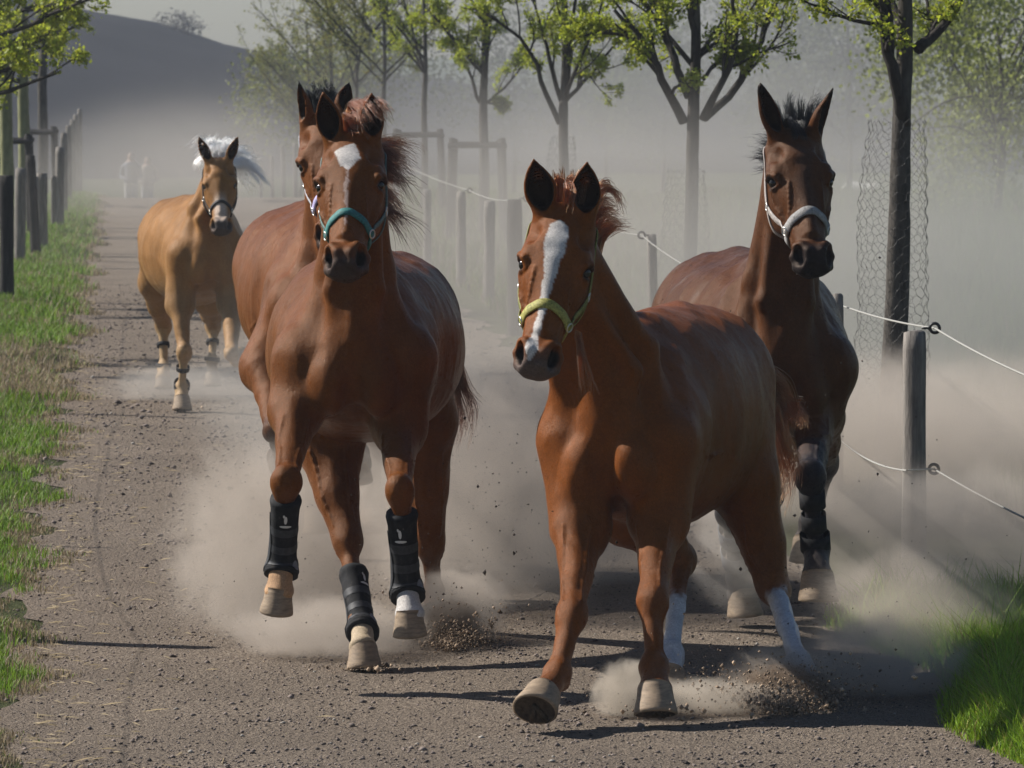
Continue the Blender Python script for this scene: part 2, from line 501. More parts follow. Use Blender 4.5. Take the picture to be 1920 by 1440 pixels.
# ------------------------------------------------------------------ the horse
def horse(spec):
    S = spec.get('size', 1.0)
    F_ = Field()
    yaw = R(spec['yaw']); pit = R(spec.get('pitch', 0))
    Fw = np.array([math.sin(yaw) * math.cos(pit), -math.cos(yaw) * math.cos(pit), math.sin(pit)])
    Lt = nrm(np.cross([0, 0, 1], Fw)); Up = np.cross(Fw, Lt)
    rl = R(spec.get('roll', 0)); Lt, Up = Lt * math.cos(rl) + Up * math.sin(rl), Up * math.cos(rl) - Lt * math.sin(rl)
    O = np.asarray(spec['chest'])
    T = lambda x, c, z: O + (Fw * x + Lt * c + Up * z) * S
    tw, th, sw = spec.get('tw', 1.0), spec.get('th', 1.0), spec.get('sw', 1.0)
    # trunk
    ts = np.array([0, .07, .18, .30, .45, .60, .74, .86, .95, 1.0])
    w = np.array([.15, .215, .25, .27, .325, .345, .325, .285, .215, .12]) * tw * S
    h = np.array([.15, .225, .30, .345, .375, .365, .335, .295, .225, .13]) * th * S
    of = np.array([-.02, -.02, .0, .01, .0, -.005, .015, .05, .04, .02]) * S
    F_.spin(T(-.02, 0, .0), T(-1.56, 0, .0), Up, ts, w, h, of, sup=2.15, k=.02, cap=.6)
    # withers, spine, croup, chest and shoulder masses
    F_.chain([T(-.30, 0, .30), T(-.50, 0, .335), T(-.75, 0, .30), T(-1.15, 0, .30)], [.07 * S, .06 * S, .06 * S, .08 * S], .09)
    for c in (-1, 1):
        F_.ell(T(-1.22, c * .13, .15), [Fw, Lt, Up], np.array([.27, .16, .17]) * S, .10)
        F_.ell(T(-1.40, c * .13, .0), [Fw, Lt, Up], np.array([.18, .14, .24]) * S, .09)
        F_.ell(T(.012, c * .090, -.085), [Fw, Lt, Up], np.array([.095, .082, .125]) * S, .03)      # pectoral
        F_.cone(T(-.34, c * .12, .24), T(-.12, c * .19, .02), .065 * S, .10 * S, .07)              # scapula
        F_.ell(T(-.09, c * .205 * sw, .0), [Fw, Lt, Up], np.array([.105, .085 * sw, .12]) * S, .045)          # point of shoulder
        F_.ell(T(-.33, c * .205 * sw, -.02), [Fw, Lt, Up], np.array([.13, .095, .21]) * S, .04)          # triceps
    F_.cone(T(.10, 0, .04), T(.085, 0, -.20), .018 * S, .018 * S, .06, op=-1)                        # breast furrow
    # head frame
    hd = spec['head']; pol = np.asarray(hd['poll']); a = nrm(np.asarray(hd['nose']) - pol)
    b = np.asarray(hd.get('face', (0, -1, 0)), float); b = nrm(b - a * b.dot(a)); c_ = np.cross(b, a)
    hs = hd.get('size', 1.0)
    wz = hd.get('wide', 1.14)
    H = lambda x, y, z: pol + (a * x + b * y + c_ * z * wz) * hs
    Hm = [a, b, c_]
    # neck
    n0 = T(-.27, 0, .10); n1 = H(.045, -.135, 0); nk = spec.get('neck', 1.0)
    nv = Fw
    F_.spin(n0, n1, nv, [0, .2, .42, .65, .85, 1], np.array([.155, .132, .112, .098, .086, .076]) * S * nk, np.array([.30, .285, .225, .165, .135, .115]) * S,
            np.array([.05, .03, 0, 0, 0, 0]) * S, sup=2.0, k=.09)
    F_.cone(T(-.02, 0, .13), H(.19, -.235, 0), .055 * S, .045 * hs, .06)                             # windpipe
    for c in (-1, 1):
        F_.chain([T(.02, c * .045, .02), T(.0, c * .075, .26), H(.20, -.215, c * .06)], [.032 * S, .036 * S, .024], .03)
        F_.chain([T(-.07, c * .155, .03), T(-.12, c * .095, .33), H(.07, -.16, c * .058)], [.070 * S, .045 * S, .028], .05)
    # legs
    legs = []
    def front_of(p, q):
        ax = nrm(q - p); return nrm(Fw - ax * Fw.dot(ax)) if abs(ax.dot(Fw)) < .97 else Up
    for k_, sgn in (('fl', -1), ('fr', 1)):
        el, kn, fe, co = [np.asarray(q) for q in spec[k_]]
        ls = spec.get('leg', 1.0) * S
        F_.cone(T(-.10, sgn * .19 * sw, -.02), el, .105 * ls, .092 * ls, .06)
        F_.cone(T(-.30, sgn * .17, .05), el, .11 * ls, .09 * ls, .07)
        f1 = front_of(el, kn); s1 = np.cross(nrm(kn - el), f1)
        F_.cone(el, kn, .080 * ls, .043 * ls, .05)
        m1 = el + (kn - el) * .12; m2 = el + (kn - el) * .62
        F_.cone(m1 + f1 * .03 * ls + s1 * .015, m2 + f1 * .012 * ls, .062 * ls, .040 * ls, .025)
        F_.cone(m1 - f1 * .035 * ls - s1 * .02, m2 - f1 * .012 * ls, .055 * ls, .036 * ls, .025)
        f2 = front_of(kn, fe); s2 = np.cross(nrm(fe - kn), f2); ax2 = nrm(fe - kn)
        F_.ell(kn, [f2, s2, ax2], np.array([.050, .056, .072]) * ls, .035)
        F_.ell(kn + f2 * .022 * ls - ax2 * .008, [f2, s2, ax2], np.array([.028, .041, .045]) * ls, .012)
        F_.ell(kn - f2 * .045 * ls, [f2, s2, ax2], np.array([.022, .022, .034]) * ls, .02)
        F_.cone(kn + ax2 * .05 * ls, fe, .034 * ls, .030 * ls, .025)
        F_.cone(kn - f2 * .028 * ls + ax2 * .06 * ls, fe - f2 * .030 * ls, .019 * ls, .022 * ls, .012)
        F_.ell(fe, [f2, s2, ax2], np.array([.046, .051, .052]) * ls, .02)
        F_.ell(fe - f2 * .036 * ls + ax2 * .012, [f2, s2, ax2], np.array([.030, .040, .038]) * ls, .015)
        F_.cone(fe, co, .043 * ls, .050 * ls, .02)
        F_.ell(co, np.array([f2, s2, ax2]), np.array([.057, .057, .026]) * ls, .02)
        legs.append((k_, [el, kn, fe, co], f2))
    for k_, sgn in (('hl', -1), ('hr', 1)):
        st, hk, fe, co = [np.asarray(q) for q in spec[k_]]
        ls = spec.get('leg', 1.0) * S
        F_.cone(T(-1.20, sgn * .15, .08), st, .17 * ls, .125 * ls, .08)
        F_.cone(T(-1.42, sgn * .13, .02), hk + (st - hk) * .45, .13 * ls, .07 * ls, .08)
        f1 = front_of(st, hk); s1 = np.cross(nrm(hk - st), f1); ax1 = nrm(hk - st)
        F_.cone(st, hk, .112 * ls, .056 * ls, .05)
        F_.cone(st + (hk - st) * .15 + s1 * sgn * .02, st + (hk - st) * .62, .085 * ls, .052 * ls, .03)
        f2 = front_of(hk, fe); s2 = np.cross(nrm(fe - hk), f2); ax2 = nrm(fe - hk)
        F_.ell(hk, [f2, s2, ax2], np.array([.060, .057, .078]) * ls, .035)
        bk = hk - f2 * .058 * ls - ax2 * .075 * ls
        F_.cone(hk - f2 * .03 * ls, bk, .034 * ls, .024 * ls, .025)
        F_.cone(bk, st + (hk - st) * .5 - f1 * .05 * ls, .018 * ls, .028 * ls, .02)
        F_.cone(hk + ax2 * .04 * ls, fe, .036 * ls, .032 * ls, .025)
        F_.cone(hk - f2 * .030 * ls + ax2 * .05 * ls, fe - f2 * .030 * ls, .021 * ls, .022 * ls, .012)
        F_.ell(fe, [f2, s2, ax2], np.array([.046, .050, .052]) * ls, .02)
        F_.ell(fe - f2 * .036 * ls + ax2 * .012, [f2, s2, ax2], np.array([.030, .038, .038]) * ls, .015)
        F_.cone(fe, co, .042 * ls, .049 * ls, .02)
        F_.ell(co, np.array([f2, s2, ax2]), np.array([.055, .055, .026]) * ls, .02)
        legs.append((k_, [st, hk, fe, co], f2))
    # ---- head
    E = lambda x, y, z, r, k=.03, op=1, M=Hm: F_.ell(H(x, y, z), M, np.array(r) * hs * np.array([1, 1, wz]), k, op)
    E(.085, -.105, 0, (.13, .10, .085), .05)                                                # brain case
    E(.20, -.070, 0, (.17, .066, .088), .04)                                                # forehead
    F_.spin(H(.16, -.085, 0), H(.59, -.072, 0), b, [0, .25, .5, .75, 1], np.array([.092, .078, .064, .053, .046]) * hs * wz,
            np.array([.085, .068, .056, .047, .045]) * hs, np.array([0, -.002, -.004, 0, 0]) * hs, sup=2.6, k=.03)
    F_.cone(H(.22, -.038, 0), H(.47, -.028, 0), .034 * hs, .024 * hs, .03)                   # nasal ridge
    F_.chain([H(.25, -.155, 0), H(.38, -.135, 0), H(.52, -.105, 0)], [.065 * hs, .053 * hs, .036 * hs], .05)
    for c in (-1, 1):
        E(.225, -.160, c * .057, (.150, .105, .046), .035)                                   # cheek
        F_.chain([H(.05, -.19, c * .052), H(.14, -.255, c * .045), H(.25, -.245, c * .040), H(.40, -.165, c * .028), H(.53, -.125, c * .02)],
                 np.array([.028, .028, .027, .022, .022]) * hs, .03)                        # jaw
        E(.190, -.050, c * .080, (.046, .030, .026), .022)                                  # brow
        F_.chain([H(.255, -.085, c * .094), H(.33, -.095, c * .073), H(.41, -.097, c * .058)], np.array([.014, .012, .007]) * hs, .018)   # facial crest
        F_.cone(H(.05, -.10, c * .075), H(.19, -.085, c * .098), .018 * hs, .016 * hs, .025)   # zygomatic arch
        E(.120, -.034, c * .074, (.026, .016, .014), .035, -1)                               # hollow above the eye
        # eye socket and lids
        e = (.222, -.066, c * .0925)
        F_.ell(H(*e), Hm, np.array([.025, .024, .022]) * hs, .006, -1)
        F_.chain([H(.246, -.036, c * .080), H(.214, -.030, c * .090), H(.196, -.052, c * .104), H(.200, -.082, c * .109)], np.array([.008, .013, .0135, .009]) * hs, .008)
        F_.chain([H(.250, -.042, c * .083), H(.250, -.066, c * .096), H(.238, -.092, c * .102)], np.array([.006, .0075, .006]) * hs, .008)
    # muzzle
    E(.570, -.072, 0, (.055, .050, .046), .035)
    F_.cone(H(.600, -.074, -.024), H(.600, -.074, .024), .026 * hs, .026 * hs, .03)                                              # upper lip
    E(.575, -.120, 0, (.036, .032, .038), .018)                                              # chin
    F_.chain([H(.52, -.128, -.044), H(.572, -.108, -.044), H(.606, -.104, 0), H(.572, -.108, .044), H(.52, -.128, .044)], np.array([.003] * 5), .010, -1)
    nf = spec.get('flare', 1.0)
    for c in (-1, 1):
        nd = [nrm(a + b * .45), nrm(b - a * .45), c_]
        F_.chain([H(.520, -.048, c * .050), H(.528, -.022, c * .038), H(.560, -.012, c * .023), H(.600, -.030, c * .022), H(.612, -.060, c * .036), H(.590, -.080, c * .056), H(.550, -.070, c * .062), H(.520, -.048, c * .050)],
                 np.array([.015, .014, .013, .012, .011, .012, .013, .015]) * hs, .018)
        dn = nrm(b * .75 + c_ * c * .62)
        F_.ell(H(.566, -.040, c * .044) + dn * .010 * hs, [nrm(a - dn * a.dot(dn)), dn, np.cross(nrm(a - dn * a.dot(dn)), dn)], np.array([.042, .036, .0215]) * hs * nf, .008, -1)
    E(.555, -.040, 0, (.045, .030, .034), .03)
    # ears
    ears = []
    for c in (-1, 1):
        es = hd['ears'][0 if c < 0 else 1]
        base = H(.020, -.060, c * .058)
        tip = np.asarray(es['tip']); ed = nrm(tip - base); L = np.linalg.norm(tip - base)
        op_ = np.asarray(es.get('open', b + c_ * c * .25), float); op_ = nrm(op_ - ed * op_.dot(ed))
        ws = es.get('w', 1.0) * hs
        tt = [0, .12, .32, .55, .78, .93, 1]
        F_.spin(base, tip, op_, tt, np.array([.030, .036, .046, .044, .028, .012, .004]) * ws, np.array([.030, .032, .034, .030, .018, .009, .004]) * ws, None, k=.022, cap=.8)
        F_.spin(base + ed * .025 + op_ * .026, tip - ed * .004 + op_ * .012, op_, tt, np.array([.014, .026, .037, .036, .021, .007, .002]) * ws,
                np.array([.026, .038, .042, .038, .024, .010, .004]) * ws, None, k=.006, op=-1, cap=.6)
        ears.append((base, tip, op_, F_.p[-2][0]))
        F_.cone(H(.055, -.10, c * .06), base, .035 * hs, .032 * hs, .03)
    G_ = Field(); G_.p = list(F_.p)
    # veins standing out on face, forearms, chest and thighs
    def vein(path, r=.0052, n=9):
        if spec.get('res', 1) > 1 or spec['name'] == 'none': return
        p, _ = G_.project(smooth_path(path, n), -.0008, 2)
        F_.chain(p, np.full(n, r) * S, .009)
    gv = np.random.default_rng(5 + len(spec['label']))
    for c in (-1, 1):
        vein([H(.30, -.10, c * .09), H(.36, -.09, c * .08), H(.42, -.10, c * .07), H(.50, -.09, c * .06)], .0040)
        vein([H(.25, -.02, c * .05), H(.33, -.03, c * .06), H(.40, -.07, c * .065)], .0032)
        vein([T(-.20, c * .30, -.02), T(-.35, c * .32, -.12), T(-.55, c * .34, -.10), T(-.75, c * .34, -.16)], .0030, 12)
    for (k_, l, f2) in legs:
        ax = nrm(l[1] - l[0]); sd_ = np.cross(ax, f2)
        for s_ in (-.05, .045):
            w_ = gv.uniform(-.015, .015)
            vein([l[0] + (l[1] - l[0]) * t + f2 * .06 + sd_ * (s_ + w_ * math.sin(t * 7)) for t in (.15, .4, .65, .9)], .0048)
        vein([l[1] + (l[2] - l[1]) * t + sd_ * .04 * (1 if k_ in ('fl', 'hl') else -1) for t in (.1, .4, .7, .95)], .0040, 7)
    for q in spec.get('extra', []):
        q(F_, T, H)
    # ---- mesh
    pts = [T(x, c, z) for x in (.12, -1.75) for c in (-.5, .5) for z in (-.5, .5)] + [x for l in legs for x in l[1]] + [H(.66, -.1, 0), H(-.05, 0, 0)] + [e[1] for e in ears]
    pts = np.array(pts); lo = pts.min(0) - .1; hi = pts.max(0) + .1
    q = spec.get('res', 1.0)
    zh = H(.72, 0, 0)[2]
    V, Fq = F_.mesh(lo, hi, .0062 * q, .0085 * q, lambda z: (.0052 if z > zh else .0085) * q)
    # sinews and muscle edges under the skin: long ridges running down the body
    _, gN = F_.grad(V, .003); gN /= np.linalg.norm(gN, axis=1)[:, None] + 1e-6
    lc = np.stack([(V - O) @ Fw, (V - O) @ Lt, (V - O) @ Up], 1); gg = np.random.default_rng(len(spec['label'])); dsp = np.zeros(len(V))
    for fr_, am in ((26, .0036), (48, .0022), (85, .0010), (150, .0005)):
        for _ in range(3):
            kk = gg.normal(size=3); kk[2] *= .28; kk = kk / np.linalg.norm(kk) * fr_
            ph = gg.uniform(0, 6.28); dsp += am / 2 * (1 - 2 * np.abs(np.sin(lc @ kk * .5 + ph + 1.2 * np.sin(lc[:, 2] * 5 + ph * 3) + .8 * np.sin(lc[:, 0] * 7 + ph))))
    hh = np.linalg.norm(V - H(.25, -.1, 0), axis=1); fac = np.clip((hh - .30) / .2, .0, 1) + .22
    V = V + gN * (dsp * np.clip(fac, 0, 1) * S)[:, None].astype(np.float32)
    ctx = dict(T=T, H=H, Fw=Fw, Lt=Lt, Up=Up, S=S, hs=hs, a=a, b=b, c=c_, legs=legs, ears=ears, field=F_, pol=pol, O=O)
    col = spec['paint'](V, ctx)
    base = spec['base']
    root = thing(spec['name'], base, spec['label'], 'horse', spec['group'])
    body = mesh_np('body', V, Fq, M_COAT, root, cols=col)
    ctx['root'] = root
    # eyes
    for c in (-1, 1):
        ctr = H(.221, -.069, c * .0890)
        mb = MB(); segs = 14; VV = []; FF = []
        for i in range(9):
            th_ = math.pi * i / 8
            for j in range(segs):
                ph = 2 * math.pi * j / segs
                VV.append(ctr + 0.0218 * hs * (a * math.cos(th_) + (b * math.cos(ph) + c_ * math.sin(ph)) * math.sin(th_)))
        for i in range(8):
            for j in range(segs):
                FF.append((i * segs + j, i * segs + (j + 1) % segs, (i + 1) * segs + (j + 1) % segs, (i + 1) * segs + j))
        mb.add(VV, FF); mb.build('eye', M_EYE, root)
    # hooves
    for (k_, l, f2) in legs:
        hv = spec.get('hoof', {}).get(k_, {})
        down = nrm(hv.get('down', nrm(l[3] - l[2]) * .35 + np.array([0, 0, -1.0]) * .65))
        toe = np.asarray(hv.get('toe', Fw), float); toe = nrm(toe - down * toe.dot(down)); sd = np.cross(down, toe)
        hz = hv.get('size', 1.0) * S * spec.get('leg', 1.0); n = 30; rings = []
        co = l[3]
        def ring(r, z, tofs, slope=0., flat=.14):
            out = []
            for i in range(n):
                p = 2 * math.pi * i / n; cx, sy = math.cos(p), math.sin(p)
                rr = r * (1 - flat * max(0, -cx) ** 2)
                out.append(co + (toe * (cx * rr + tofs) + sd * sy * rr * .98 + down * (z - slope * cx)))
            return out
        prof = [(.053, -.012, 0, .012), (.058, .0, 0, .014), (.060, .012, .002, .014), (.063, .036, .010, .012), (.069, .060, .018, .008), (.073, .080, .024, .004), (.0735, .088, .026, .0), (.066, .090, .026, 0)]
        VV = []
        for r, z, tf, sl in prof: VV += ring(r * hz, z * hz, tf * hz, sl * hz)
        FF = [(i * n + j, i * n + (j + 1) % n, (i + 1) * n + (j + 1) % n, (i + 1) * n + j) for i in range(len(prof) - 1) for j in range(n)]
        FF.append(tuple(range(n)))
        mb = MB(); mb.add(VV, FF)
        hoof = mb.build('hoof', M_HOOF_DARK if hv.get('dark') else M_HOOF, root)
        # sole with frog
        mb = MB(); VV = ring(.066 * hz, .0895 * hz, .026 * hz) + ring(.050 * hz, .080 * hz, .024 * hz) + [co + toe * .03 * hz + down * .076 * hz]
        FF = [(j, (j + 1) % n, n + (j + 1) % n, n + j) for j in range(n)] + [(n + j, n + (j + 1) % n, 2 * n) for j in range(n)]
        mb.add(VV, FF)
        hl = co + toe * (-.030 * hz) + down * .082 * hz; tp = co + toe * .045 * hz + down * .080 * hz
        for s_ in (-1, 1):
            mb.tube([hl + sd * s_ * .026 * hz, (hl + tp) / 2 + sd * s_ * .012 * hz, tp], [.012 * hz, .010 * hz, .005 * hz], 7)
        mb.build('sole', M_SOLE, hoof)
    return ctx

# ------------------------------------------------------------------ coat painting (pigment, plus shade painted inside the ears)
def sstep(x, a, b): 
    t = np.clip((x - a) / (b - a), 0, 1); return t * t * (3 - 2 * t)
def mixc(A, B, t): return A * (1 - t[:, None]) + np.asarray(B, np.float32) * t[:, None]
def wob(V, s, seed=0):
    g = np.random.default_rng(seed); out = np.zeros(len(V), np.float32)
    for i in range(5):
        k = g.normal(size=3) * s * (1.6 ** i); out += np.sin(V @ k + g.uniform(0, 6.28)) / (1.4 ** i)
    return out / 3
def head_local(V, c):
    d = (V - c['pol']) / c['hs']; return d @ c['a'], d @ c['b'], (d @ c['c']) / 1.14
def leg_u(V, pts, rad=.2):
    """0..3 along elbow-knee-fetlock-coronet, and distance to that line"""
    best = np.full(len(V), 9.0); u = np.zeros(len(V))
    for i in range(3):
        p, q = pts[i], pts[i + 1]; d = q - p; t = np.clip(((V - p) @ d) / (d @ d), 0, 1)
        dist = np.linalg.norm(V - p - t[:, None] * d, axis=1); m = dist < best
        best = np.where(m, dist, best); u = np.where(m, i + t, u)
    return u, best
def seg_len_mask(V, c, k):
    for kk, pts, f in c['legs']:
        if kk == k:
            return leg_u(V, pts)
# ------------------------------------------------------------------ the five horses
def base_paint(base, belly=None, muzzle=(.05, .04, .038), legdark=None, legfrom=.75, eartip=None, points=None):
    def f(V, c):
        V = V.astype(np.float32)
        n1 = wob(V, 6, 3); n2 = wob(V, 30, 5)
        col = np.tile(np.asarray(base, np.float32), (len(V), 1)) * (1 + .10 * n1 + .05 * n2)[:, None]
        a, b, cc = head_local(V, c)
        inh = (a > -.2) & (a < .68) & (np.abs(cc) < .14) & (b > np.interp(a, [0, .3, .45, .7], [-.3, -.30, -.20, -.18])) & (b < .1)
        if muzzle is not None:
            col = mixc(col, muzzle, sstep(a + .02 * n2, .53, .605) * inh * .92)
        col = mixc(col, (.012, .009, .008), sstep(.040 - np.sqrt((a - .222) ** 2 + (b + .062) ** 2 + (np.abs(cc) - .093) ** 2), 0, .012) * .85)
        # nostrils are dark skin; ear linings carry dark hair and painted-in shade
        dn = np.sqrt(((a - .566) * .75) ** 2 + (b + .045) ** 2 + (np.abs(cc) - .043) ** 2)
        col = mixc(col, (.012, .010, .010), sstep(.030 - dn, 0, .010))
        for (e0, e1, op, fin) in c['ears']:
            L = e1 - e0; l = np.linalg.norm(L); d = V - e0; t = (d @ L) / (l * l)
            perp = d - np.outer(t, L); r = np.linalg.norm(perp, axis=1)
            m = (t > -.05) & (t < 1.05) & (r < .07 * c['hs'])
            ins = m * sstep(-np.where(m, fin(V), 1.0), .003, .008)
            col = mixc(col, (.014, .010, .008), np.clip(ins, 0, 1) * .95)
            if eartip is not None:
                col = mixc(col, eartip, m * sstep(t, .72, .90))
                edge = m * sstep(np.abs(r), .036, .046) * sstep(t, .3, .6)
                col = mixc(col, eartip, edge * .6)
        if legdark is not None:
            for (k, pts, fr) in c['legs']:
                u, dist = leg_u(V, pts)
                m = sstep(u + .12 * n2, legfrom - .15, legfrom + .25) * (dist < .14)
                col = mixc(col, legdark, m)
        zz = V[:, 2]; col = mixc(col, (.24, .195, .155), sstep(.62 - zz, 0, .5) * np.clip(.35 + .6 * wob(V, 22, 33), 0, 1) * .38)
        if points is not None: col = points(V, c, col, n1, n2, a, b, cc, inh)
        return np.clip(col, .003, .9)
    return f
WHITE = (.52, .50, .48)
def stocking(col, V, c, leg, u0, n2, color=WHITE, fade=.05, s=1):
    u, dist = seg_len_mask(V, c, leg)
    return mixc(col, color, sstep(u + .05 * n2 * s + .03 * wob(V, 70, 4), u0 - fade, u0 + fade) * (dist < .12))

GRP = 'horses galloping along the dirt path'
horses = {}

# --- chestnut with the blaze, front
def paintA(V, c, col, n1, n2, a, b, cc, inh):
    wob2 = wob(V, 55, 9)
    wdt = np.interp(a, [.06, .09, .13, .19, .25, .31, .40, .47, .52, .56, .60], [.0, .026, .035, .034, .023, .017, .014, .013, .015, .021, .006])
    ctr = np.interp(a, [.1, .3, .45, .58], [-.004, -.004, -.010, -.018])
    col = mixc(col, WHITE, sstep(wdt - np.abs(cc - ctr) + .0055 * wob2, 0, .004) * (a > .07) * (a < .6) * (b > -.10) * inh)
    col = mixc(col, (.10, .085, .08), sstep(a, .585, .61) * inh * .6)
    for l, u0 in (('hl', 1.45), ('hr', 1.12)): col = stocking(col, V, c, l, u0, n2, (.55, .55, .58))
    u, d = seg_len_mask(V, c, 'fl'); d2 = np.abs(u - 1.62)
    return col
specA = dict(name='chestnut_horse', label='chestnut horse with a long white blaze and yellow noseband, frontmost, throwing up dirt', group=GRP, size=1.0,
    base=P(1130, 1300, 18.0) * [1, 1, 0], chest=P(1146, 832, 17.95), sw=.90, yaw=-14, pitch=-2.5, roll=0, tw=1.02, th=1.07, leg=1.06,
    head=dict(poll=P(1059, 378, 17.72), nose=P(1009, 640, 17.46), face=(-.13, -1, 0), size=1.03,
              ears=[dict(tip=P(1001, 298, 17.70), open=(-.1, -1, 0), w=1.2), dict(tip=P(1101, 304, 17.74), open=(.15, -1, 0), w=1.2)]),
    fl=[P(1088, 985, 17.98), P(1073, 1155, 17.62), P(1046, 1262, 17.46), P(1018, 1303, 17.36)],
    fr=[P(1236, 975, 17.98), P(1224, 1125, 17.70), P(1226, 1250, 17.58), P(1228, 1292, 17.50)],
    hl=[P(1185, 960, 18.75), P(1277, 1050, 18.9), P(1257, 1225, 18.4), P(1254, 1262, 18.28)],
    hr=[P(1395, 900, 18.95), P(1452, 1105, 18.95), P(1496, 1245, 18.32), P(1512, 1286, 18.18)],
    extra=[lambda F_, T, H: F_.cone(T(-.12, -.15, .10), H(.20, -.22, -.04), .085, .045, .07), lambda F_, T, H: F_.ell(T(.055, .085, -.065), np.eye(3), [.072, .070, .105], .025), lambda F_, T, H: F_.cone(T(.13, -.01, .05), T(.11, -.01, -.22), .02, .02, .05, op=-1)],
    hoof=dict(fl=dict(down=(-.18, -.62, -.55), toe=(-.2, -.5, .6), size=1.04), fr=dict(down=(.02, -.30, -.92), toe=(-.02, -1, .25), size=1.0)),
    paint=base_paint((.165, .050, .011), muzzle=(.09, .06, .05), points=paintA))

# --- chestnut with the star, left centre
def paintB(V, c, col, n1, n2, a, b, cc, inh):
    w2 = wob(V, 70, 9)
    star = .043 - np.maximum(np.abs((a - .125) * .8 + cc * .35), np.abs(cc + .004 - (a - .125) * .3)) * 1.05 - .006 * np.abs(w2)
    star = np.maximum(star, .030 - np.abs(a - .165) * .7 - np.abs(cc) + .003 * w2)
    col = mixc(col, WHITE, sstep(star, 0, .005) * (b > -.1) * inh)
    st = np.interp(a, [.19, .22, .30, .42, .50], [0, .005, .008, .006, 0])
    col = mixc(col, (.42, .33, .30), sstep(st - np.abs(cc + .001 + .01 * n2) + .002 * w2, 0, .004) * (b > -.1) * inh * .8)
    col = stocking(col, V, c, 'fr', 2.12, n2); col = stocking(col, V, c, 'fl', 2.05, n2, (.40, .24, .13)); col = stocking(col, V, c, 'hl', 2.05, n2, (.45, .36, .25))
    return col
specB = dict(name='chestnut_horse', label='chestnut horse with a white star and green noseband, black boots on three legs', group=GRP, size=1.0,
    base=P(680, 1230, 19.1) * [1, 1, 0], chest=P(664, 676, 18.75), yaw=-1, pitch=0, tw=1.12, th=.96,
    head=dict(poll=P(657, 238, 18.72), nose=P(644, 462, 18.36), face=(-.10, -1, 0), size=1.02,
              ears=[dict(tip=P(605, 173, 18.70), open=(-.25, -1, 0), w=1.05), dict(tip=P(697, 175, 18.72), open=(.35, -1, 0), w=1.05)]),
    fl=[P(556, 770, 18.80), P(537, 905, 18.42), P(529, 1055, 18.55), P(523, 1108, 18.50)],
    fr=[P(748, 800, 18.85), P(750, 922, 18.45), P(762, 1100, 18.55), P(767, 1150, 18.48)],
    hl=[P(610, 830, 19.7), P(652, 1015, 19.45), P(677, 1165, 19.2), P(681, 1212, 19.08)],
    hr=[P(800, 790, 20.1), P(806, 1020, 20.35), P(812, 1110, 20.4), P(818, 1142, 20.35)],
    hoof=dict(fl=dict(down=(-.12, .18, -1), size=.86), fr=dict(down=(.05, .1, -1), size=.88), hl=dict(down=(.08, -.15, -1), size=.92), hr=dict(dark=True)),
    paint=base_paint((.140, .047, .012), muzzle=(.05, .04, .038), points=paintB))

# --- bay behind the left pair
specC = dict(name='bay_horse', label='bay horse with dark ear tips and lilac halter, half hidden behind the starred chestnut', group=GRP, size=1.03,
    base=P(640, 1000, 22.0) * [1, 1, 0], chest=P(645, 575, 21.6), yaw=9, pitch=-1, tw=1.0, th=.98,
    head=dict(poll=P(602, 205, 21.5), nose=P(622, 430, 21.2), face=(-.08, -1, 0), size=1.02,
              ears=[dict(tip=P(560, 151, 21.45), open=(-.95, -.55, 0), w=.92), dict(tip=P(655, 154, 21.6), open=(.7, -1, 0), w=.92)]),
    fl=[P(497, 690, 21.7), P(517, 808, 21.35), P(526, 872, 21.65), P(524, 858, 21.75)],
    fr=[P(660, 700, 21.7), P(668, 800, 21.3), P(672, 850, 21.75), P(672, 868, 21.7)],
    hl=[P(560, 700, 22.8), P(565, 850, 23.2), P(590, 930, 23.3), P(595, 960, 23.3)],
    hr=[P(690, 720, 22.8), P(700, 850, 23.2), P(700, 930, 23.3), P(700, 960, 23.3)],
    hoof=dict(fl=dict(down=(.0, .7, .2), toe=(0, -.2, -1), size=.8), fr=dict(down=(0, .3, -1), size=.8)),
    paint=base_paint((.145, .050, .015), muzzle=(.03, .025, .025), legdark=(.035, .030, .030), legfrom=.9, eartip=(.015, .012, .012)))

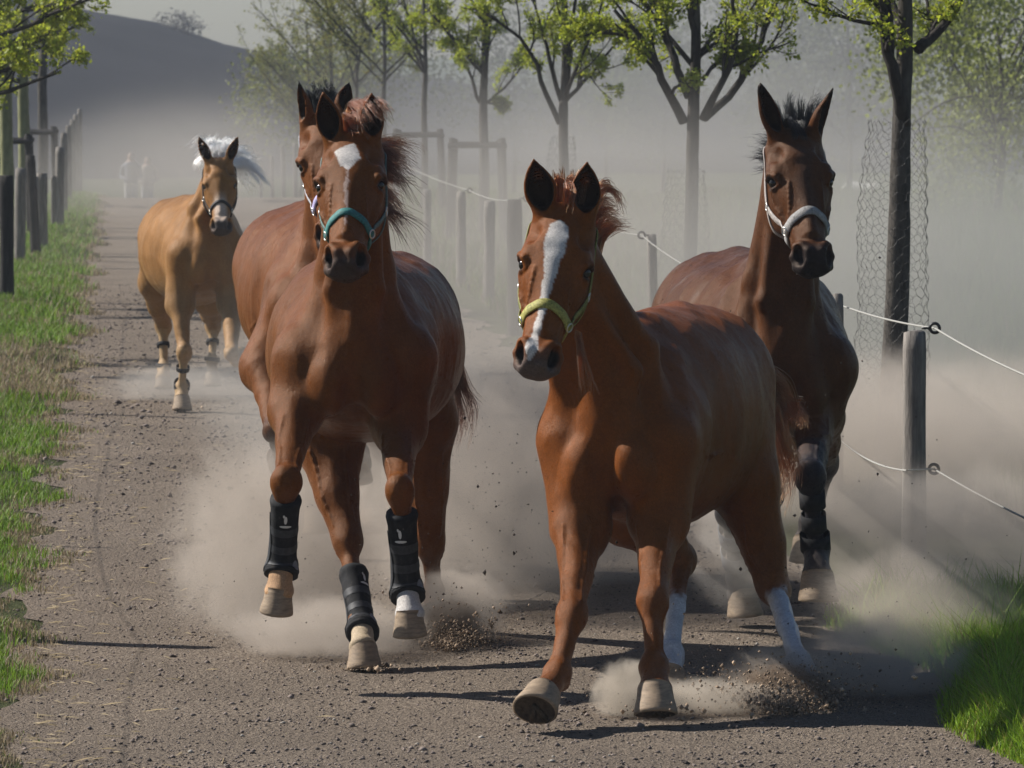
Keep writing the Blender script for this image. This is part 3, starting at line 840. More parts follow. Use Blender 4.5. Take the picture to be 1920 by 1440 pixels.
# --- bay at the right
def paintD(V, c, col, n1, n2, a, b, cc, inh):
    col = mixc(col, (.02, .016, .016), sstep(a, .50, .56) * inh * .9)
    col = mixc(col, (.30, .26, .23), sstep(a, .55, .60) * sstep(-b, .07, .10) * sstep(np.abs(cc), .02, .04) * inh * .35)
    col = mixc(col, (.055, .040, .034), sstep(.05 - np.abs(cc) + .02 * n2, 0, .05) * sstep(a, .05, .12) * sstep(.50 - a, 0, .12) * (b > -.07) * inh * .55)
    # dried sweat and dust marks
    w = wob(V, 16, 21)
    d = (V - c['O']) / c['S']; x = d @ c['Fw']; z = d @ c['Up']
    col = mixc(col, (.17, .135, .115), sstep(w, .25, .8) * sstep(z, .02, .25) * sstep(-x, .12, .3) * .35)
    return col
specD = dict(name='bay_horse', label='tall dark bay horse with short black forelock and grey halter, beside the wire-wrapped tree', group=GRP, size=1.03,
    base=P(1500, 1150, 20.8) * [1, 1, 0], chest=P(1470, 690, 20.35), yaw=6, pitch=-2, tw=1.13, th=1.0, leg=1.1,
    head=dict(poll=P(1494, 232, 20.35), nose=P(1531, 477, 20.0), face=(.16, -1, 0), size=1.06,
              ears=[dict(tip=P(1424, 156, 20.3), open=(.8, -1, 0), w=.92), dict(tip=P(1562, 165, 20.35), open=(1, -.5, 0), w=.92)]),
    fl=[P(1400, 820, 20.5), P(1368, 962, 20.15), P(1384, 1080, 20.5), P(1392, 1112, 20.5)],
    fr=[P(1526, 775, 20.5), P(1521, 896, 20.05), P(1530, 1030, 20.15), P(1533, 1078, 20.05)],
    hl=[P(1400, 800, 21.5), P(1440, 930, 21.9), P(1430, 1040, 22.0), P(1425, 1070, 22.0)],
    hr=[P(1520, 780, 21.5), P(1545, 870, 21.9), P(1520, 980, 22.0), P(1515, 1010, 22.0)],
    hoof=dict(fr=dict(down=(.0, -.05, -1), size=1.0), fl=dict(size=.9)),
    paint=base_paint((.080, .029, .010), muzzle=(.02, .016, .016), legdark=(.022, .022, .028), legfrom=.55, eartip=(.012, .010, .010), points=paintD))

# --- palomino-coloured pony, far left
def paintE(V, c, col, n1, n2, a, b, cc, inh):
    col = mixc(col, (.50, .42, .36), sstep(.055 - np.abs(cc), 0, .03) * sstep(a, .27, .40) * (b > -.09) * inh * .8)
    col = mixc(col, (.045, .04, .042), sstep(a, .535, .575) * inh * (b > -.12) * .9)
    col = mixc(col, (.36, .32, .30), sstep(a, .57, .60) * sstep(-b, .085, .11) * inh * .7)
    for l in ('fl', 'fr', 'hl', 'hr'):
        u, d = seg_len_mask(V, c, l); col = mixc(col, (.52, .38, .22), sstep(u, .7, 1.3) * (d < .12) * .6)
    d = (V - c['O']) / c['S']; z = d @ c['Up']
    col = mixc(col, (.32, .22, .12), sstep(-z, .05, .35) * .35)
    return col
specE = dict(name='palomino_pony', label='golden pony with flying cream mane and dark halter, farthest back on the path', group=GRP, size=.90, res=1.45,
    base=P(340, 765, 33.0) * [1, 1, 0], chest=P(396, 478, 32.75), yaw=12, pitch=0, tw=1.10, th=1.06, neck=1.25,
    head=dict(poll=P(409, 293, 32.75), nose=P(414, 415, 32.50), face=(.02, -1, 0), size=.86,
              ears=[dict(tip=P(371, 254, 32.75), open=(.3, -1, 0), w=.92), dict(tip=P(447, 254, 32.75), open=(.6, -1, 0), w=.92)]),
    fl=[P(338, 570, 32.8), P(345, 662, 32.6), P(341, 727, 32.7), P(341, 747, 32.65)],
    fr=[P(434, 570, 32.8), P(434, 664, 32.4), P(443, 676, 32.75), P(446, 664, 32.82)],
    hl=[P(290, 530, 34.0), P(306, 612, 34.3), P(307, 688, 34.2), P(306, 708, 34.15)],
    hr=[P(395, 560, 34.0), P(400, 612, 34.3), P(398, 676, 34.2), P(398, 703, 34.15)],
    hoof=dict(fr=dict(down=(.3, .8, .3), toe=(0, -.2, -1), size=.8, dark=True), hl=dict(size=.95), hr=dict(size=.95)),
    paint=base_paint((.275, .135, .048), muzzle=None, points=paintE))
# ------------------------------------------------------------------ halters, boots, manes, tails
def strap_mat(name, col, rough=.65):
    return simple_mat(name, col, rough, .35, noise=130, bump=(.5, .002), var=.6)

def ribbon(ctx, name, pts, w, th, mat, parent, n=40, closed=False, off=.002, local=True, proj=True):
    H = ctx['H']; W = [H(*p) for p in pts] if local else [np.asarray(p) for p in pts]
    if closed: W = W + [W[0]]
    c = smooth_path(W, n)
    if proj:
        p, nn = ctx['field'].project(c, off, 5)
        nn = nn.astype(float); p = p.astype(float)
        for _ in range(3):
            p[1:-1] = (p[:-2] + 2 * p[1:-1] + p[2:]) / 4; nn[1:-1] = nn[:-2] + 2 * nn[1:-1] + nn[2:]
    else:
        p = c; nn = np.tile(ctx['b'], (len(c), 1))
    Tn = np.gradient(p, axis=0); V = []
    for i in range(len(p)):
        t = nrm(Tn[i]); q = nrm(nn[i] - t * nn[i].dot(t)); s = np.cross(t, q)
        for (x, y) in ((-.5, .25), (-.42, 1), (.42, 1), (.5, .25), (.42, -.3), (-.42, -.3)):
            V.append(p[i] + s * w * x + q * th * y)
    k = 6
    F = [(i * k + j, i * k + (j + 1) % k, (i + 1) * k + (j + 1) % k, (i + 1) * k + j) for i in range(len(p) - 1) for j in range(k)]
    F += [tuple(range(k)), tuple((len(p) - 1) * k + j for j in range(k))[::-1]]
    return mesh_np(name, V, F, mat, parent, smooth=True), p, nn

def halter(ctx, nose_mat, cheek_mat, nw=.028, cw=.018, label=None, tilt=0.0, chin=True, throat=True, drop=0.0):
    root = ctx['root']; hs = ctx['hs']; H = ctx['H']
    h = thing_part('halter', ctx, label)
    nb = [(.42 + drop, -.20, 0), (.425 + drop, -.15, -.055), (.425 + drop, -.09, -.085), (.397 + drop, -.03, -.05), (.385 + drop, -.012, 0), (.397 + drop, -.03, .05), (.425 + drop, -.09, .085), (.425 + drop, -.15, .055)]
    ribbon(ctx, 'noseband', nb, nw * hs, .006, nose_mat, h, 70, closed=True)
    fit = []
    for c in (-1, 1):
        ribbon(ctx, 'cheek_strap', [(.425 + drop, -.095, c * .08), (.35, -.13, c * .10), (.265, -.165, c * .115)], cw * hs * 1.15, .0045, cheek_mat, h, 24)
        ribbon(ctx, 'crown_strap', [(.265, -.165, c * .115), (.15, -.13, c * .125), (.06, -.115, c * .11), (.005, -.14, c * .085), (-.02, -.17, c * .03)], cw * hs, .0045, cheek_mat, h, 30)
        fit += [(.425 + drop, -.092, c * .085), (.265, -.165, c * .115)]
    if throat:
        ribbon(ctx, 'throat_strap', [(.265, -.165, -.115), (.33, -.22, -.10), (.41, -.235, -.05), (.44, -.24, 0), (.41, -.235, .05), (.33, -.22, .10), (.265, -.165, .115)], cw * hs * .8, .004, cheek_mat, h, 36)
    if chin:
        mb = MB(); q = [H(.43 + drop, -.15, -.035), H(.47 + drop, -.21, -.03), H(.52 + drop, -.235, -.018), H(.47 + drop, -.215, -.010), H(.44 + drop, -.19, 0)]
        mb.tube(smooth_path(q, 16), .0065, 6); mb.build('chin_strap', cheek_mat, h)
    p, nn = ctx['field'].project(np.array([H(*f) for f in fit]), .005, 5)
    for i in range(len(p)):
        mb = MB(); mb.torus(p[i], nn[i], .015 * hs, .0032, 16, 6); mb.build('ring', M_METAL, h)
    return h

def thing_part(name, ctx, label=None):
    """an Empty part that holds sub-parts"""
    o = bpy.data.objects.new(name, None); link(o, ctx['root']); o.empty_display_size = .1
    o['_world'] = [float(x) for x in ctx['root']['_world']]
    if label: o['label'] = label
    return o

def boot(ctx, leg, u0, u1, r=.058, label=None, logo=True, emblem_side=-.3, taper=(1.0, .93, 1.08)):
    pts = [l for l in ctx['legs'] if l[0] == leg][0]; L = pts[1]; fr = pts[2]
    path = []
    for u in np.linspace(u0, u1, 14):
        i = min(int(u), 2); path.append(L[i] + (L[i + 1] - L[i]) * (u - i))
    path = np.array(path)
    for _ in range(4): path[1:-1] = (path[:-2] + 2 * path[1:-1] + path[2:]) / 4
    path = smooth_path(path, 26); n = 24
    T_ = np.gradient(path, axis=0); V = []
    w = np.linspace(0, 1, len(path)); R_ = r * np.interp(w, [0, .06, .12, .45, .62, .84, .97, 1], [.98, 1.03, .95, .88, .93, 1.16, 1.08, 1.0])
    for i in range(len(path)):
        t = nrm(T_[i]); f = nrm(fr - t * fr.dot(t)); s = np.cross(t, f)
        for j in range(n):
            a = 2 * math.pi * j / n
            rr = R_[i] * (1 + (.12 + .10 * w[i]) * max(0, -math.cos(a)) + .012 * math.sin(3 * a + i * .7)) * (1.045 if i in (1, len(path) - 2) else 1.0)
            V.append(path[i] - f * .008 + f * math.cos(a) * rr + s * math.sin(a) * rr * .97)
    F = [(i * n + j, i * n + (j + 1) % n, (i + 1) * n + (j + 1) % n, (i + 1) * n + j) for i in range(len(path) - 1) for j in range(n)]
    F += [tuple(range(n))[::-1], tuple((len(path) - 1) * n + j for j in range(n))]
    b_ = mesh_np('boot', V, F, M_BOOT, ctx['root'])
    if label: b_['label'] = label
    V = np.array(V)
    def patch(name, i0, i1, a0, a1, mat, lift, rnd=False):
        VV = []; FF = []; m = 9; k = 9
        for i in range(m):
            for j in range(k):
                y = i / (m - 1) * 2 - 1; x = j / (k - 1) * 2 - 1
                if rnd:
                    x, y = x * math.sqrt(max(0, 1 - y * y / 2)), y * math.sqrt(max(0, 1 - x * x / 2))
                u = (i0 + i1) / 2 + (i1 - i0) / 2 * y; a = (a0 + a1) / 2 + (a1 - a0) / 2 * x
                uu = min(max(u, 0), len(path) - 1.001); ii = int(uu); fr_ = uu - ii
                an = (a / (2 * math.pi) * n) % n; jj = int(an); ja = an - jj
                g = lambda I, J: V[I * n + J % n]
                q = (g(ii, jj) * (1 - ja) + g(ii, jj + 1) * ja) * (1 - fr_) + (g(ii + 1, jj) * (1 - ja) + g(ii + 1, jj + 1) * ja) * fr_
                cen = path[ii]; VV.append(q + nrm(q - cen) * lift)
        FF = [(i * k + j, i * k + j + 1, (i + 1) * k + j + 1, (i + 1) * k + j) for i in range(m - 1) for j in range(k - 1)]
        return mesh_np(name, VV, FF, mat, b_)
    if logo:
        e = emblem_side
        # a small pale emblem: a rearing shape over a curved bar
        patch('emblem', 3.0, 5.0, e - .10, e + .12, M_PRINT, .0018, True)
        patch('emblem', 2.6, 3.4, e + .06, e + .20, M_PRINT, .0019, True)
        patch('emblem', 5.4, 6.0, e - .42, e + .42, M_PRINT, .0018, True)
        patch('fastening_tab', 15.5, 22, -1.35, -.75, M_BOOTPAD, .003, True)
        patch('fastening_tab', 8, 15, 1.6, 2.3, M_BOOTPAD, .003, True)
        for k0, k1 in ((6.6, 8.6), (11.2, 13.2), (16.2, 18.4)): patch('closure_strap', k0, k1, -1.9, 2.2, M_BOOTSTRAP, .0028)
        patch('shin_guard', 4.2, 22.5, 1.0, 2.4, M_BOOTSTRAP, .0035, True)
    return b_

def band(ctx, leg, u, r, wd, mat, name='leg_strap', tiltf=0):
    pts = [l for l in ctx['legs'] if l[0] == leg][0]; L = pts[1]; i = min(int(u), 2); d = nrm(L[i + 1] - L[i]); c = L[i] + (L[i + 1] - L[i]) * (u - i)
    f = nrm(pts[2] - d * pts[2].dot(d)); s = np.cross(d, f); n = 20; V = []
    for (z, rr) in ((-wd / 2, .97), (-wd / 2, 1.05), (wd / 2, 1.05), (wd / 2, .97)):
        for j in range(n):
            a = 2 * math.pi * j / n; V.append(c + d * (z + tiltf * math.cos(a)) + f * (math.cos(a) * r * rr * 1.08 - .008) + s * math.sin(a) * r * rr)
    F = [(i * n + j, i * n + (j + 1) % n, (i + 1) * n + (j + 1) % n, (i + 1) * n + j) for i in range(3) for j in range(n)]
    return mesh_np(name, V, F, mat, ctx['root'])

def guided(name, ctx, mat, guides, per, s0, s1, rad=.0011, m=14, frizz=.012, short=.45, seed=1, clumpn=6):
    g = np.random.default_rng(seed); out = []
    t = np.linspace(0, 1, m)[:, None]
    for gd in guides:
        c = smooth_path(gd, m); L = np.linalg.norm(c[-1] - c[0])
        for _ in range(clumpn):
            co = g.normal(size=3) * s1 * .8; cr = g.normal(size=3) * s0 * .8; ce = g.uniform(short, 1.0)
            k1, ph = g.uniform(3, 8), g.uniform(0, 6)
            ax = nrm(g.normal(size=3))
            for _ in range(max(1, per // clumpn)):
                e = ce * g.uniform(.75, 1.1)
                tt = np.clip(t * e, 0, 1.15)
                base = np.stack([np.interp(tt[:, 0], np.linspace(0, 1, m), c[:, a]) for a in range(3)], 1)
                off = (cr + g.normal(size=3) * s0 * .5) * (1 - tt) + (co + g.normal(size=3) * s1 * .35) * tt ** 1.3
                base = base + off + ax * (frizz * np.sin(tt * k1 + ph) * tt) + g.normal(size=3) * frizz * .6 * tt ** 2
                out.append(base)
    return strands(name, mat, np.array(out), ctx['root'], rad)

def crest(ctx, n, k=.40, tm=1.0):
    H, T = ctx['H'], ctx['T']
    p0, p1 = H(-.01, -.20, 0), T(-k, 0, .36)
    c = np.array([p0 + (p1 - p0) * t + ctx['Up'] * .06 * math.sin(t * 3.1) for t in np.linspace(0, tm, n)])
    p, nn = ctx['field'].project(c, 0, 8)
    return p.astype(float)

M_BOOTSTRAP = simple_mat('boot_strap', (.030, .031, .036), .6, .35, noise=60, bump=(.4, .003), var=.5)
ctxA = horse(specA); ctxB = horse(specB); ctxC = horse(specC); ctxD = horse(specD); ctxE = horse(specE)
MH_CHEST = hair_mat('chestnut_hair', (.052, .0135, .0035)); MH_BLACK = hair_mat('black_hair', (.003, .003, .003)); MH_CREAM = hair_mat('cream_hair', (.93, .88, .76)); MH_DARKRED = hair_mat('dark_red_hair', (.016, .0055, .003))

halter(ctxA, strap_mat('yellow_webbing', (.30, .28, .07)), strap_mat('olive_webbing', (.20, .20, .06)), .036, .026, 'yellow-green halter')
halter(ctxB, strap_mat('teal_webbing', (.035, .16, .15)), strap_mat('grey_green_webbing', (.10, .16, .15)), .032, .017, 'teal halter')
halter(ctxC, strap_mat('lilac_webbing', (.42, .38, .62)), strap_mat('pale_webbing', (.45, .45, .5)), .028, .018, 'lilac halter')
halter(ctxD, strap_mat('grey_fleece', (.30, .29, .28), .95), strap_mat('pale_grey_webbing', (.42, .38, .35)), .038, .022, 'grey halter with padded noseband')
halter(ctxE, strap_mat('black_webbing', (.02, .018, .018)), strap_mat('black_webbing_thin', (.02, .018, .018)), .026, .014, 'black halter', chin=False)

boot(ctxB, 'fl', 1.20, 2.42, .057, 'black tendon boot', emblem_side=-.15)
boot(ctxB, 'fr', 1.22, 2.36, .058, 'black tendon boot', emblem_side=.15)
boot(ctxB, 'hl', 1.36, 2.40, .056, 'black tendon boot with pale badge', emblem_side=-.95)
for u, r in ((1.30, .050), (1.62, .048), (1.90, .058)): band(ctxD, 'fr', u, r, .07, M_BOOT, 'leg_strap')
for u, r in ((1.35, .052), (1.7, .054)): band(ctxD, 'fl', u, r, .09, M_BOOTPAD, 'leg_strap')
for lg in ('fl', 'hl', 'hr'):
    for u, r, t_ in ((1.45, .042, 0), (1.95, .050, .02)): band(ctxE, lg, u, r, .028, M_BOOT, 'leg_strap', t_)
    
def X(dx, dy, dz): return np.array([dx, dy, dz], float)
# manes
def mane(ctx, mat, n, length, wind, per, rad=.0012, k=.40, seed=3, s1=.02, frizz=.02, tm=1.0):
    cr = crest(ctx, n, k, tm); g = np.random.default_rng(seed); G = []
    for i, p in enumerate(cr):
        t = i / (n - 1); L = length * g.uniform(.75, 1.2)
        w = np.asarray(wind(t), float)
        G.append([p, p + (nrm(w + X(0, 0, .7)) * L * .35), p + nrm(w + X(0, 0, .25)) * L * .7, p + nrm(w) * L + X(0, 0, -.05 * L)])
    guided('mane', ctx, mat, G, per, .012, s1, rad, frizz=frizz, seed=seed)
def forelock(ctx, mat, guides, per, rad=.0012, seed=5, s0=.014, s1=.018, frizz=.012):
    H = ctx['H']; guided('forelock', ctx, mat, [[H(*q) for q in gd] for gd in guides], per, s0, s1, rad, frizz=frizz, seed=seed)

mane(ctxA, MH_CHEST, 16, .20, lambda t: (.75 - .3 * t, .5, .35), 90, k=.36, seed=3, tm=.42)
forelock(ctxA, MH_CHEST, [[(-.02, -.08, c), (-.09, -.04, c * 1.2), (-.11, -.02, c * 1.5 + .01), (-.09, .01, c * 1.8 + .02)] for c in (-.035, -.02, 0, .02, .035)] +
         [[(-.02, -.07, .0), (-.06, -.01, .0), (-.02, .02, .01), (.06, .015, .01)], [(-.02, -.12, .05), (-.12, -.10, .09), (-.12, -.12, .13), (-.06, -.14, .15)]], 110)
mane(ctxB, MH_CHEST, 18, .23, lambda t: (.95, .75, .18 - .5 * t), 100, k=.30, seed=8, s1=.03, frizz=.03, tm=.75)
mane(ctxB, MH_DARKRED, 14, .19, lambda t: (.9, .3, -.2 - .4 * t), 60, k=.26, seed=9, s1=.03, frizz=.03, tm=.8)
forelock(ctxB, MH_CHEST, [[(-.02, -.08, c), (-.10, -.04, c * .8 + .02), (-.10, .01, c + .04), (-.04, .045, c + .07), (.02, .04, c + .09)] for c in (-.045, -.03, -.015, 0, .015, .03, .045)] +
         [[(-.0, -.07, c), (-.05, -.02, c), (-.01, .03, c + .02), (.06, .02, c + .05)] for c in (-.02, .01, .04)], 120)
forelock(ctxC, MH_BLACK, [[(-.01, -.08, c), (-.09, -.06, c), (-.12, -.03, c * 1.1), (-.07, .01, c * 1.4)] for c in (-.045, -.02, 0, .02, .045)], 110, s1=.025)
mane(ctxC, MH_BLACK, 10, .10, lambda t: (-.3, .5, .6), 50, k=.36, seed=12)
forelock(ctxD, MH_BLACK, [[(.01, -.07, c), (-.06, -.045, c * 1.2), (-.115, -.02, c * 1.5), (-.13, .0, c * 1.7 + .01)] for c in (-.055, -.035, -.015, .005, .025, .045, .06)] +
         [[(.0, -.06, c), (-.02, -.02, c), (.04, .0, c), (.08, -.002, c * 1.1)] for c in (-.01, .02)], 100, s1=.02)
mane(ctxD, MH_BLACK, 12, .12, lambda t: (-.55 - .4 * t, .3, .35), 60, k=.30, seed=14, tm=.35)
YE = 33.0
guided('mane', ctxE, MH_CREAM, [[P(428 + a, 288 + b * .5, YE), P(446 + a, 284 + b, YE + .05), P(464 + a * .6, 286 + b * 1.5, YE + .1), P(476 + c, 300 + b * 1.9, YE + .12)] for a, b, c in ((0, 0, -8), (2, 6, 2), (2, 12, 4), (0, 18, 4), (0, 24, 0), (-2, 30, -6), (-2, 36, -14))], 70, .018, .035, .0021, frizz=.05, seed=17)
mane(ctxE, MH_CREAM, 12, .22, lambda t: (.5, .9, .5 - .3 * t), 36, rad=.0019, k=.30, seed=18, s1=.035, frizz=.035)
guided('mane', ctxE, MH_CREAM, [[P(400 + a, 292, YE), P(398 + a * 1.3, 272, YE), P(396 + a * 1.6, 261 + abs(a) * .2, YE), P(392 + a * 2.2, 266 + abs(a) * .6, YE - .03)] for a in (-14, -8, -2, 4, 10, 17, 24)], 60, .018, .025, .0021, frizz=.04, seed=19)
forelock(ctxE, MH_CREAM, [[(-.0, -.08, c), (-.08, -.06, c + .01), (-.10, -.03, c * 1.5 - .02), (-.02, .0, c * 2.5 - .03)] for c in (-.05, -.03, -.01, .01, .03)] +
         [[(-.02, -.12, -.07), (-.06, -.12, -.13), (.0, -.13, -.16), (.06, -.14, -.165)], [(-.02, -.16, .05), (-.10, -.24, .16), (-.02, -.30, .27), (.05, -.34, .33)], [(.02, -.16, .07), (-.03, -.24, .17), (.05, -.30, .26), (.12, -.34, .30)]], 80, rad=.0019, s1=.03)
# tails
TA = ctxA['T']
guided('tail', ctxA, MH_CHEST, [[TA(-1.52, 0, .2), P(1440, 700, 19.9), P(1475, 760, 20.0), P(1500, 780 + d, 20.0), P(1492 + d * .2, 800 + d * 1.6, 20.0)] for d in (0, 12)] +
       [[TA(-1.52, 0, .15), P(1435, 740, 19.9), P(1462, 810 + d, 19.95), P(1478, 870 + d, 20), P(1468 - d * .2, 925 + d, 20)] for d in (-20, 0, 15)] , 170, .03, .035, .0015, frizz=.03, seed=31)
TB = ctxB['T']
guided('tail', ctxB, MH_DARKRED, [[TB(-1.55, 0, .12), P(830, 640, 20.6), P(856, 735, 20.7), P(862 + d, 790, 20.7), P(856 + d * .7, 840, 20.7)] for d in (-4, 2, 8)] +
       [[TB(-1.55, 0, .12), P(835, 650, 20.6), P(872, 730, 20.7), P(890, 770, 20.7), P(880, 815, 20.7)]], 110, .02, .022, .0014, frizz=.03, seed=33)
# long neck hairs hanging at the throat of the front chestnut
guided('mane', ctxA, MH_CHEST, [[P(1083, 625, 17.72), P(1095, 670, 17.70), P(1108, 715, 17.70), P(1116, 755, 17.72)], [P(1085, 640, 17.72), P(1088, 700, 17.72), P(1098, 760, 17.74)]], 60, .006, .012, .0012, seed=41)
# ------------------------------------------------------------------ ground
def fbm_nodes(nt, scale, detail=6, rough=.6, vec=None, dist=0.0):
    n = nt.nodes.new('ShaderNodeTexNoise'); n.inputs['Scale'].default_value = scale; n.inputs['Detail'].default_value = detail
    n.inputs['Roughness'].default_value = rough; n.inputs['Distortion'].default_value = dist
    if vec is not None: nt.links.new(vec, n.inputs['Vector'])
    return n.outputs[0]
def ramp(nt, src, stops):
    r = nt.nodes.new('ShaderNodeValToRGB'); e = r.color_ramp.elements
    e[0].position, e[0].color = stops[0][0], (*stops[0][1], 1); e[1].position, e[1].color = stops[-1][0], (*stops[-1][1], 1)
    for p, c in stops[1:-1]:
        x = e.new(p); x.color = (*c, 1)
    nt.links.new(src, r.inputs[0]); return r.outputs[0]
def mixn(nt, f, a, b, mode='MIX'):
    m = nt.nodes.new('ShaderNodeMix'); m.data_type = 'RGBA'; m.blend_type = mode
    for v, i in ((f, 0), (a, 6), (b, 7)):
        if hasattr(v, 'links') or hasattr(v, 'is_linked'): nt.links.new(v, m.inputs[i])
        else: m.inputs[i].default_value = v if i == 0 else (*v, 1)
    return m.outputs[2]

def soil_mat(name, c0, c1, c2, fine=1.0):
    m, nt, out = mat_new(name); lk = nt.links.new
    b = nt.nodes.new('ShaderNodeBsdfPrincipled'); b.inputs['Roughness'].default_value = .95; b.inputs['Specular IOR Level'].default_value = .15
    geo = nt.nodes.new('ShaderNodeNewGeometry'); pos = geo.outputs['Position']
    a = fbm_nodes(nt, 1.3, 5, .6, pos); f = fbm_nodes(nt, 42 * fine, 8, .72, pos, .3); g = fbm_nodes(nt, 9, 6, .65, pos)
    vor = nt.nodes.new('ShaderNodeTexVoronoi'); vor.inputs['Scale'].default_value = 105 * fine; lk(pos, vor.inputs['Vector'])
    vor2 = nt.nodes.new('ShaderNodeTexVoronoi'); vor2.inputs['Scale'].default_value = 44 * fine; lk(pos, vor2.inputs['Vector'])
    col = ramp(nt, f, [(.30, c0), (.5, c1), (.72, c2)])
    col = mixn(nt, ramp(nt, a, [(.40, (0, 0, 0)), (.60, (.7, .7, .7))]), col, tuple(x * .75 for x in c1))
    col = mixn(nt, ramp(nt, vor.outputs['Distance'], [(.10, (.55, .55, .55)), (.35, (0, 0, 0))]), col, tuple(x * 1.35 for x in c2))
    lk(col, b.inputs['Base Color'])
    h = nt.nodes.new('ShaderNodeMath'); h.operation = 'MULTIPLY_ADD'
    lk(f, h.inputs[0]); h.inputs[1].default_value = 1.4
    q = nt.nodes.new('ShaderNodeMath'); q.operation = 'MULTIPLY_ADD'; lk(vor.outputs['Distance'], q.inputs[0]); q.inputs[1].default_value = -.5; lk(g, q.inputs[2])
    q2 = nt.nodes.new('ShaderNodeMath'); q2.operation = 'MULTIPLY_ADD'; lk(vor2.outputs['Distance'], q2.inputs[0]); q2.inputs[1].default_value = -.6; lk(q.outputs[0], q2.inputs[2])
    lk(q2.outputs[0], h.inputs[2])
    bp = nt.nodes.new('ShaderNodeBump'); bp.inputs['Strength'].default_value = 1.0; bp.inputs['Distance'].default_value = .035
    lk(h.outputs[0], bp.inputs['Height']); lk(bp.outputs[0], b.inputs['Normal'])
    lk(b.outputs[0], out.inputs['Surface']); return m

M_PATH = soil_mat('trodden_gravel', (.14, .110, .086), (.30, .240, .186), (.44, .36, .28))
M_EARTH = soil_mat('meadow_soil', (.05, .055, .022), (.085, .10, .035), (.15, .16, .065))
M_HILL = simple_mat('dark_hillside', (.016, .015, .017), 1.0, .1, noise=.15, var=.4)

def zt(u):
    """the land runs level to a crest and then falls away"""
    return -0.040 * np.maximum(0.0, np.minimum(u, 180.0) - 79.0)
def zn(u, v, amp=1.0):
    return .35 * amp * (.010 * np.sin(u * 2.1 + v) + .008 * np.sin(v * 3.7 - u * 1.3) + .006 * np.sin(u * 5.3 + v * 2.2))
def QA(u, v, z):
    return PATH_DIR[None] * u[:, None] + PATH_LAT[None] * v[:, None] + np.stack([z * 0, z * 0, z], 1)

def sheet(name, us, vs, dz, mat, amp=1.0, edge=0.0):
    V = []; F = []
    nv = len(vs)
    for u in us:
        for k, v in enumerate(vs):
            vv = v
            if edge and k in (0, nv - 1): vv += edge * (math.sin(u * 3.1) + math.sin(u * 7.7 + k) * .6 + math.sin(u * 17.0) * .3)
            V.append(Q(u, vv, zt(u) + zn(u, vv, amp) + dz))
    F = [(i * nv + j, i * nv + j + 1, (i + 1) * nv + j + 1, (i + 1) * nv + j) for i in range(len(us) - 1) for j in range(nv - 1)]
    return mesh_np(name, V, F, mat)
us = np.concatenate([np.arange(2, 16, 1.0), np.arange(16, 45, .3), np.arange(45, 90, 1.0), np.arange(90, 200, 8), [230, 260, 300, 500, 1200, 2600]])
tag(sheet('ground', us, np.concatenate([[-900, -200, -60, -20, -8, -4], np.arange(-2.5, 5.2, .35), [6, 9, 14, 25, 60, 200, 900]]), 0, M_EARTH), kind='structure')
tag(sheet('path', np.concatenate([np.arange(3, 16, .5), np.arange(16, 45, .15), np.arange(45, 130, 1.0)]), np.linspace(-.42, 3.02, 26), .006, M_PATH, edge=.07), kind='structure')

# hill behind
def hill():
    ctl = [(-900, -60), (-200, -40), (0, -6), (100, 6), (190, 20), (300, 46), (400, 74), (520, 103), (700, 135), (950, 165), (1300, 185), (2000, 200), (3000, 205)]
    Y = 300.0; V = []; F = []; xs = np.arange(-900, 3000, 60)
    py = np.interp(xs, [c[0] for c in ctl], [c[1] for c in ctl])
    n = 12
    for x, y in zip(xs, py):
        top = P(x, y, Y); zb = -8.0
        for k in range(n + 1):
            t = k / n; prof = math.cos(t * math.pi / 2)
            V.append([top[0] * (1 - .15 * t), Y - 70 * t, zb + (top[2] - zb) * prof + .12 * math.sin(x * .13 + k)])
        V.append([top[0], Y + 60, zb])
    m = n + 2
    for i in range(len(xs) - 1):
        a, b = i * m, (i + 1) * m
        F += [(a + k, a + k + 1, b + k + 1, b + k) for k in range(n)]
        F.append((a, b, b + n + 1, a + n + 1))
    o = mesh_np('hill', V, F, M_HILL); tag(o, kind='structure')
hill()

# ------------------------------------------------------------------ stones, crumbs, grass
def scatter_rocks(name, pts, sizes, mat, cols=None, flat=.6, seed=2, kind='stuff'):
    g = np.random.default_rng(seed); n = len(pts)
    base = np.array([[1, 0, 0], [-1, 0, 0], [0, 1, 0], [0, -1, 0], [0, 0, 1], [0, 0, -1], ], float)
    f = np.array([[0, 2, 4], [2, 1, 4], [1, 3, 4], [3, 0, 4], [2, 0, 5], [1, 2, 5], [3, 1, 5], [0, 3, 5]])
    ang = g.uniform(0, 6.28, n); c, s = np.cos(ang), np.sin(ang)
    V = base[None] * g.uniform(.55, 1.2, (n, 6, 3)) + g.normal(size=(n, 6, 3)) * .15
    V[:, :, 2] *= flat
    x = V[:, :, 0] * c[:, None] - V[:, :, 1] * s[:, None]; y = V[:, :, 0] * s[:, None] + V[:, :, 1] * c[:, None]
    V[:, :, 0], V[:, :, 1] = x, y
    V = V * np.asarray(sizes)[:, None, None] + np.asarray(pts)[:, None, :]
    F = (f[None] + (np.arange(n) * 6)[:, None, None]).reshape(-1, 3)
    cc = None if cols is None else np.repeat(cols, 6, axis=0)
    return mesh_np(name, V.reshape(-1, 3), F.astype(np.int32), mat, smooth=False, cols=cc)

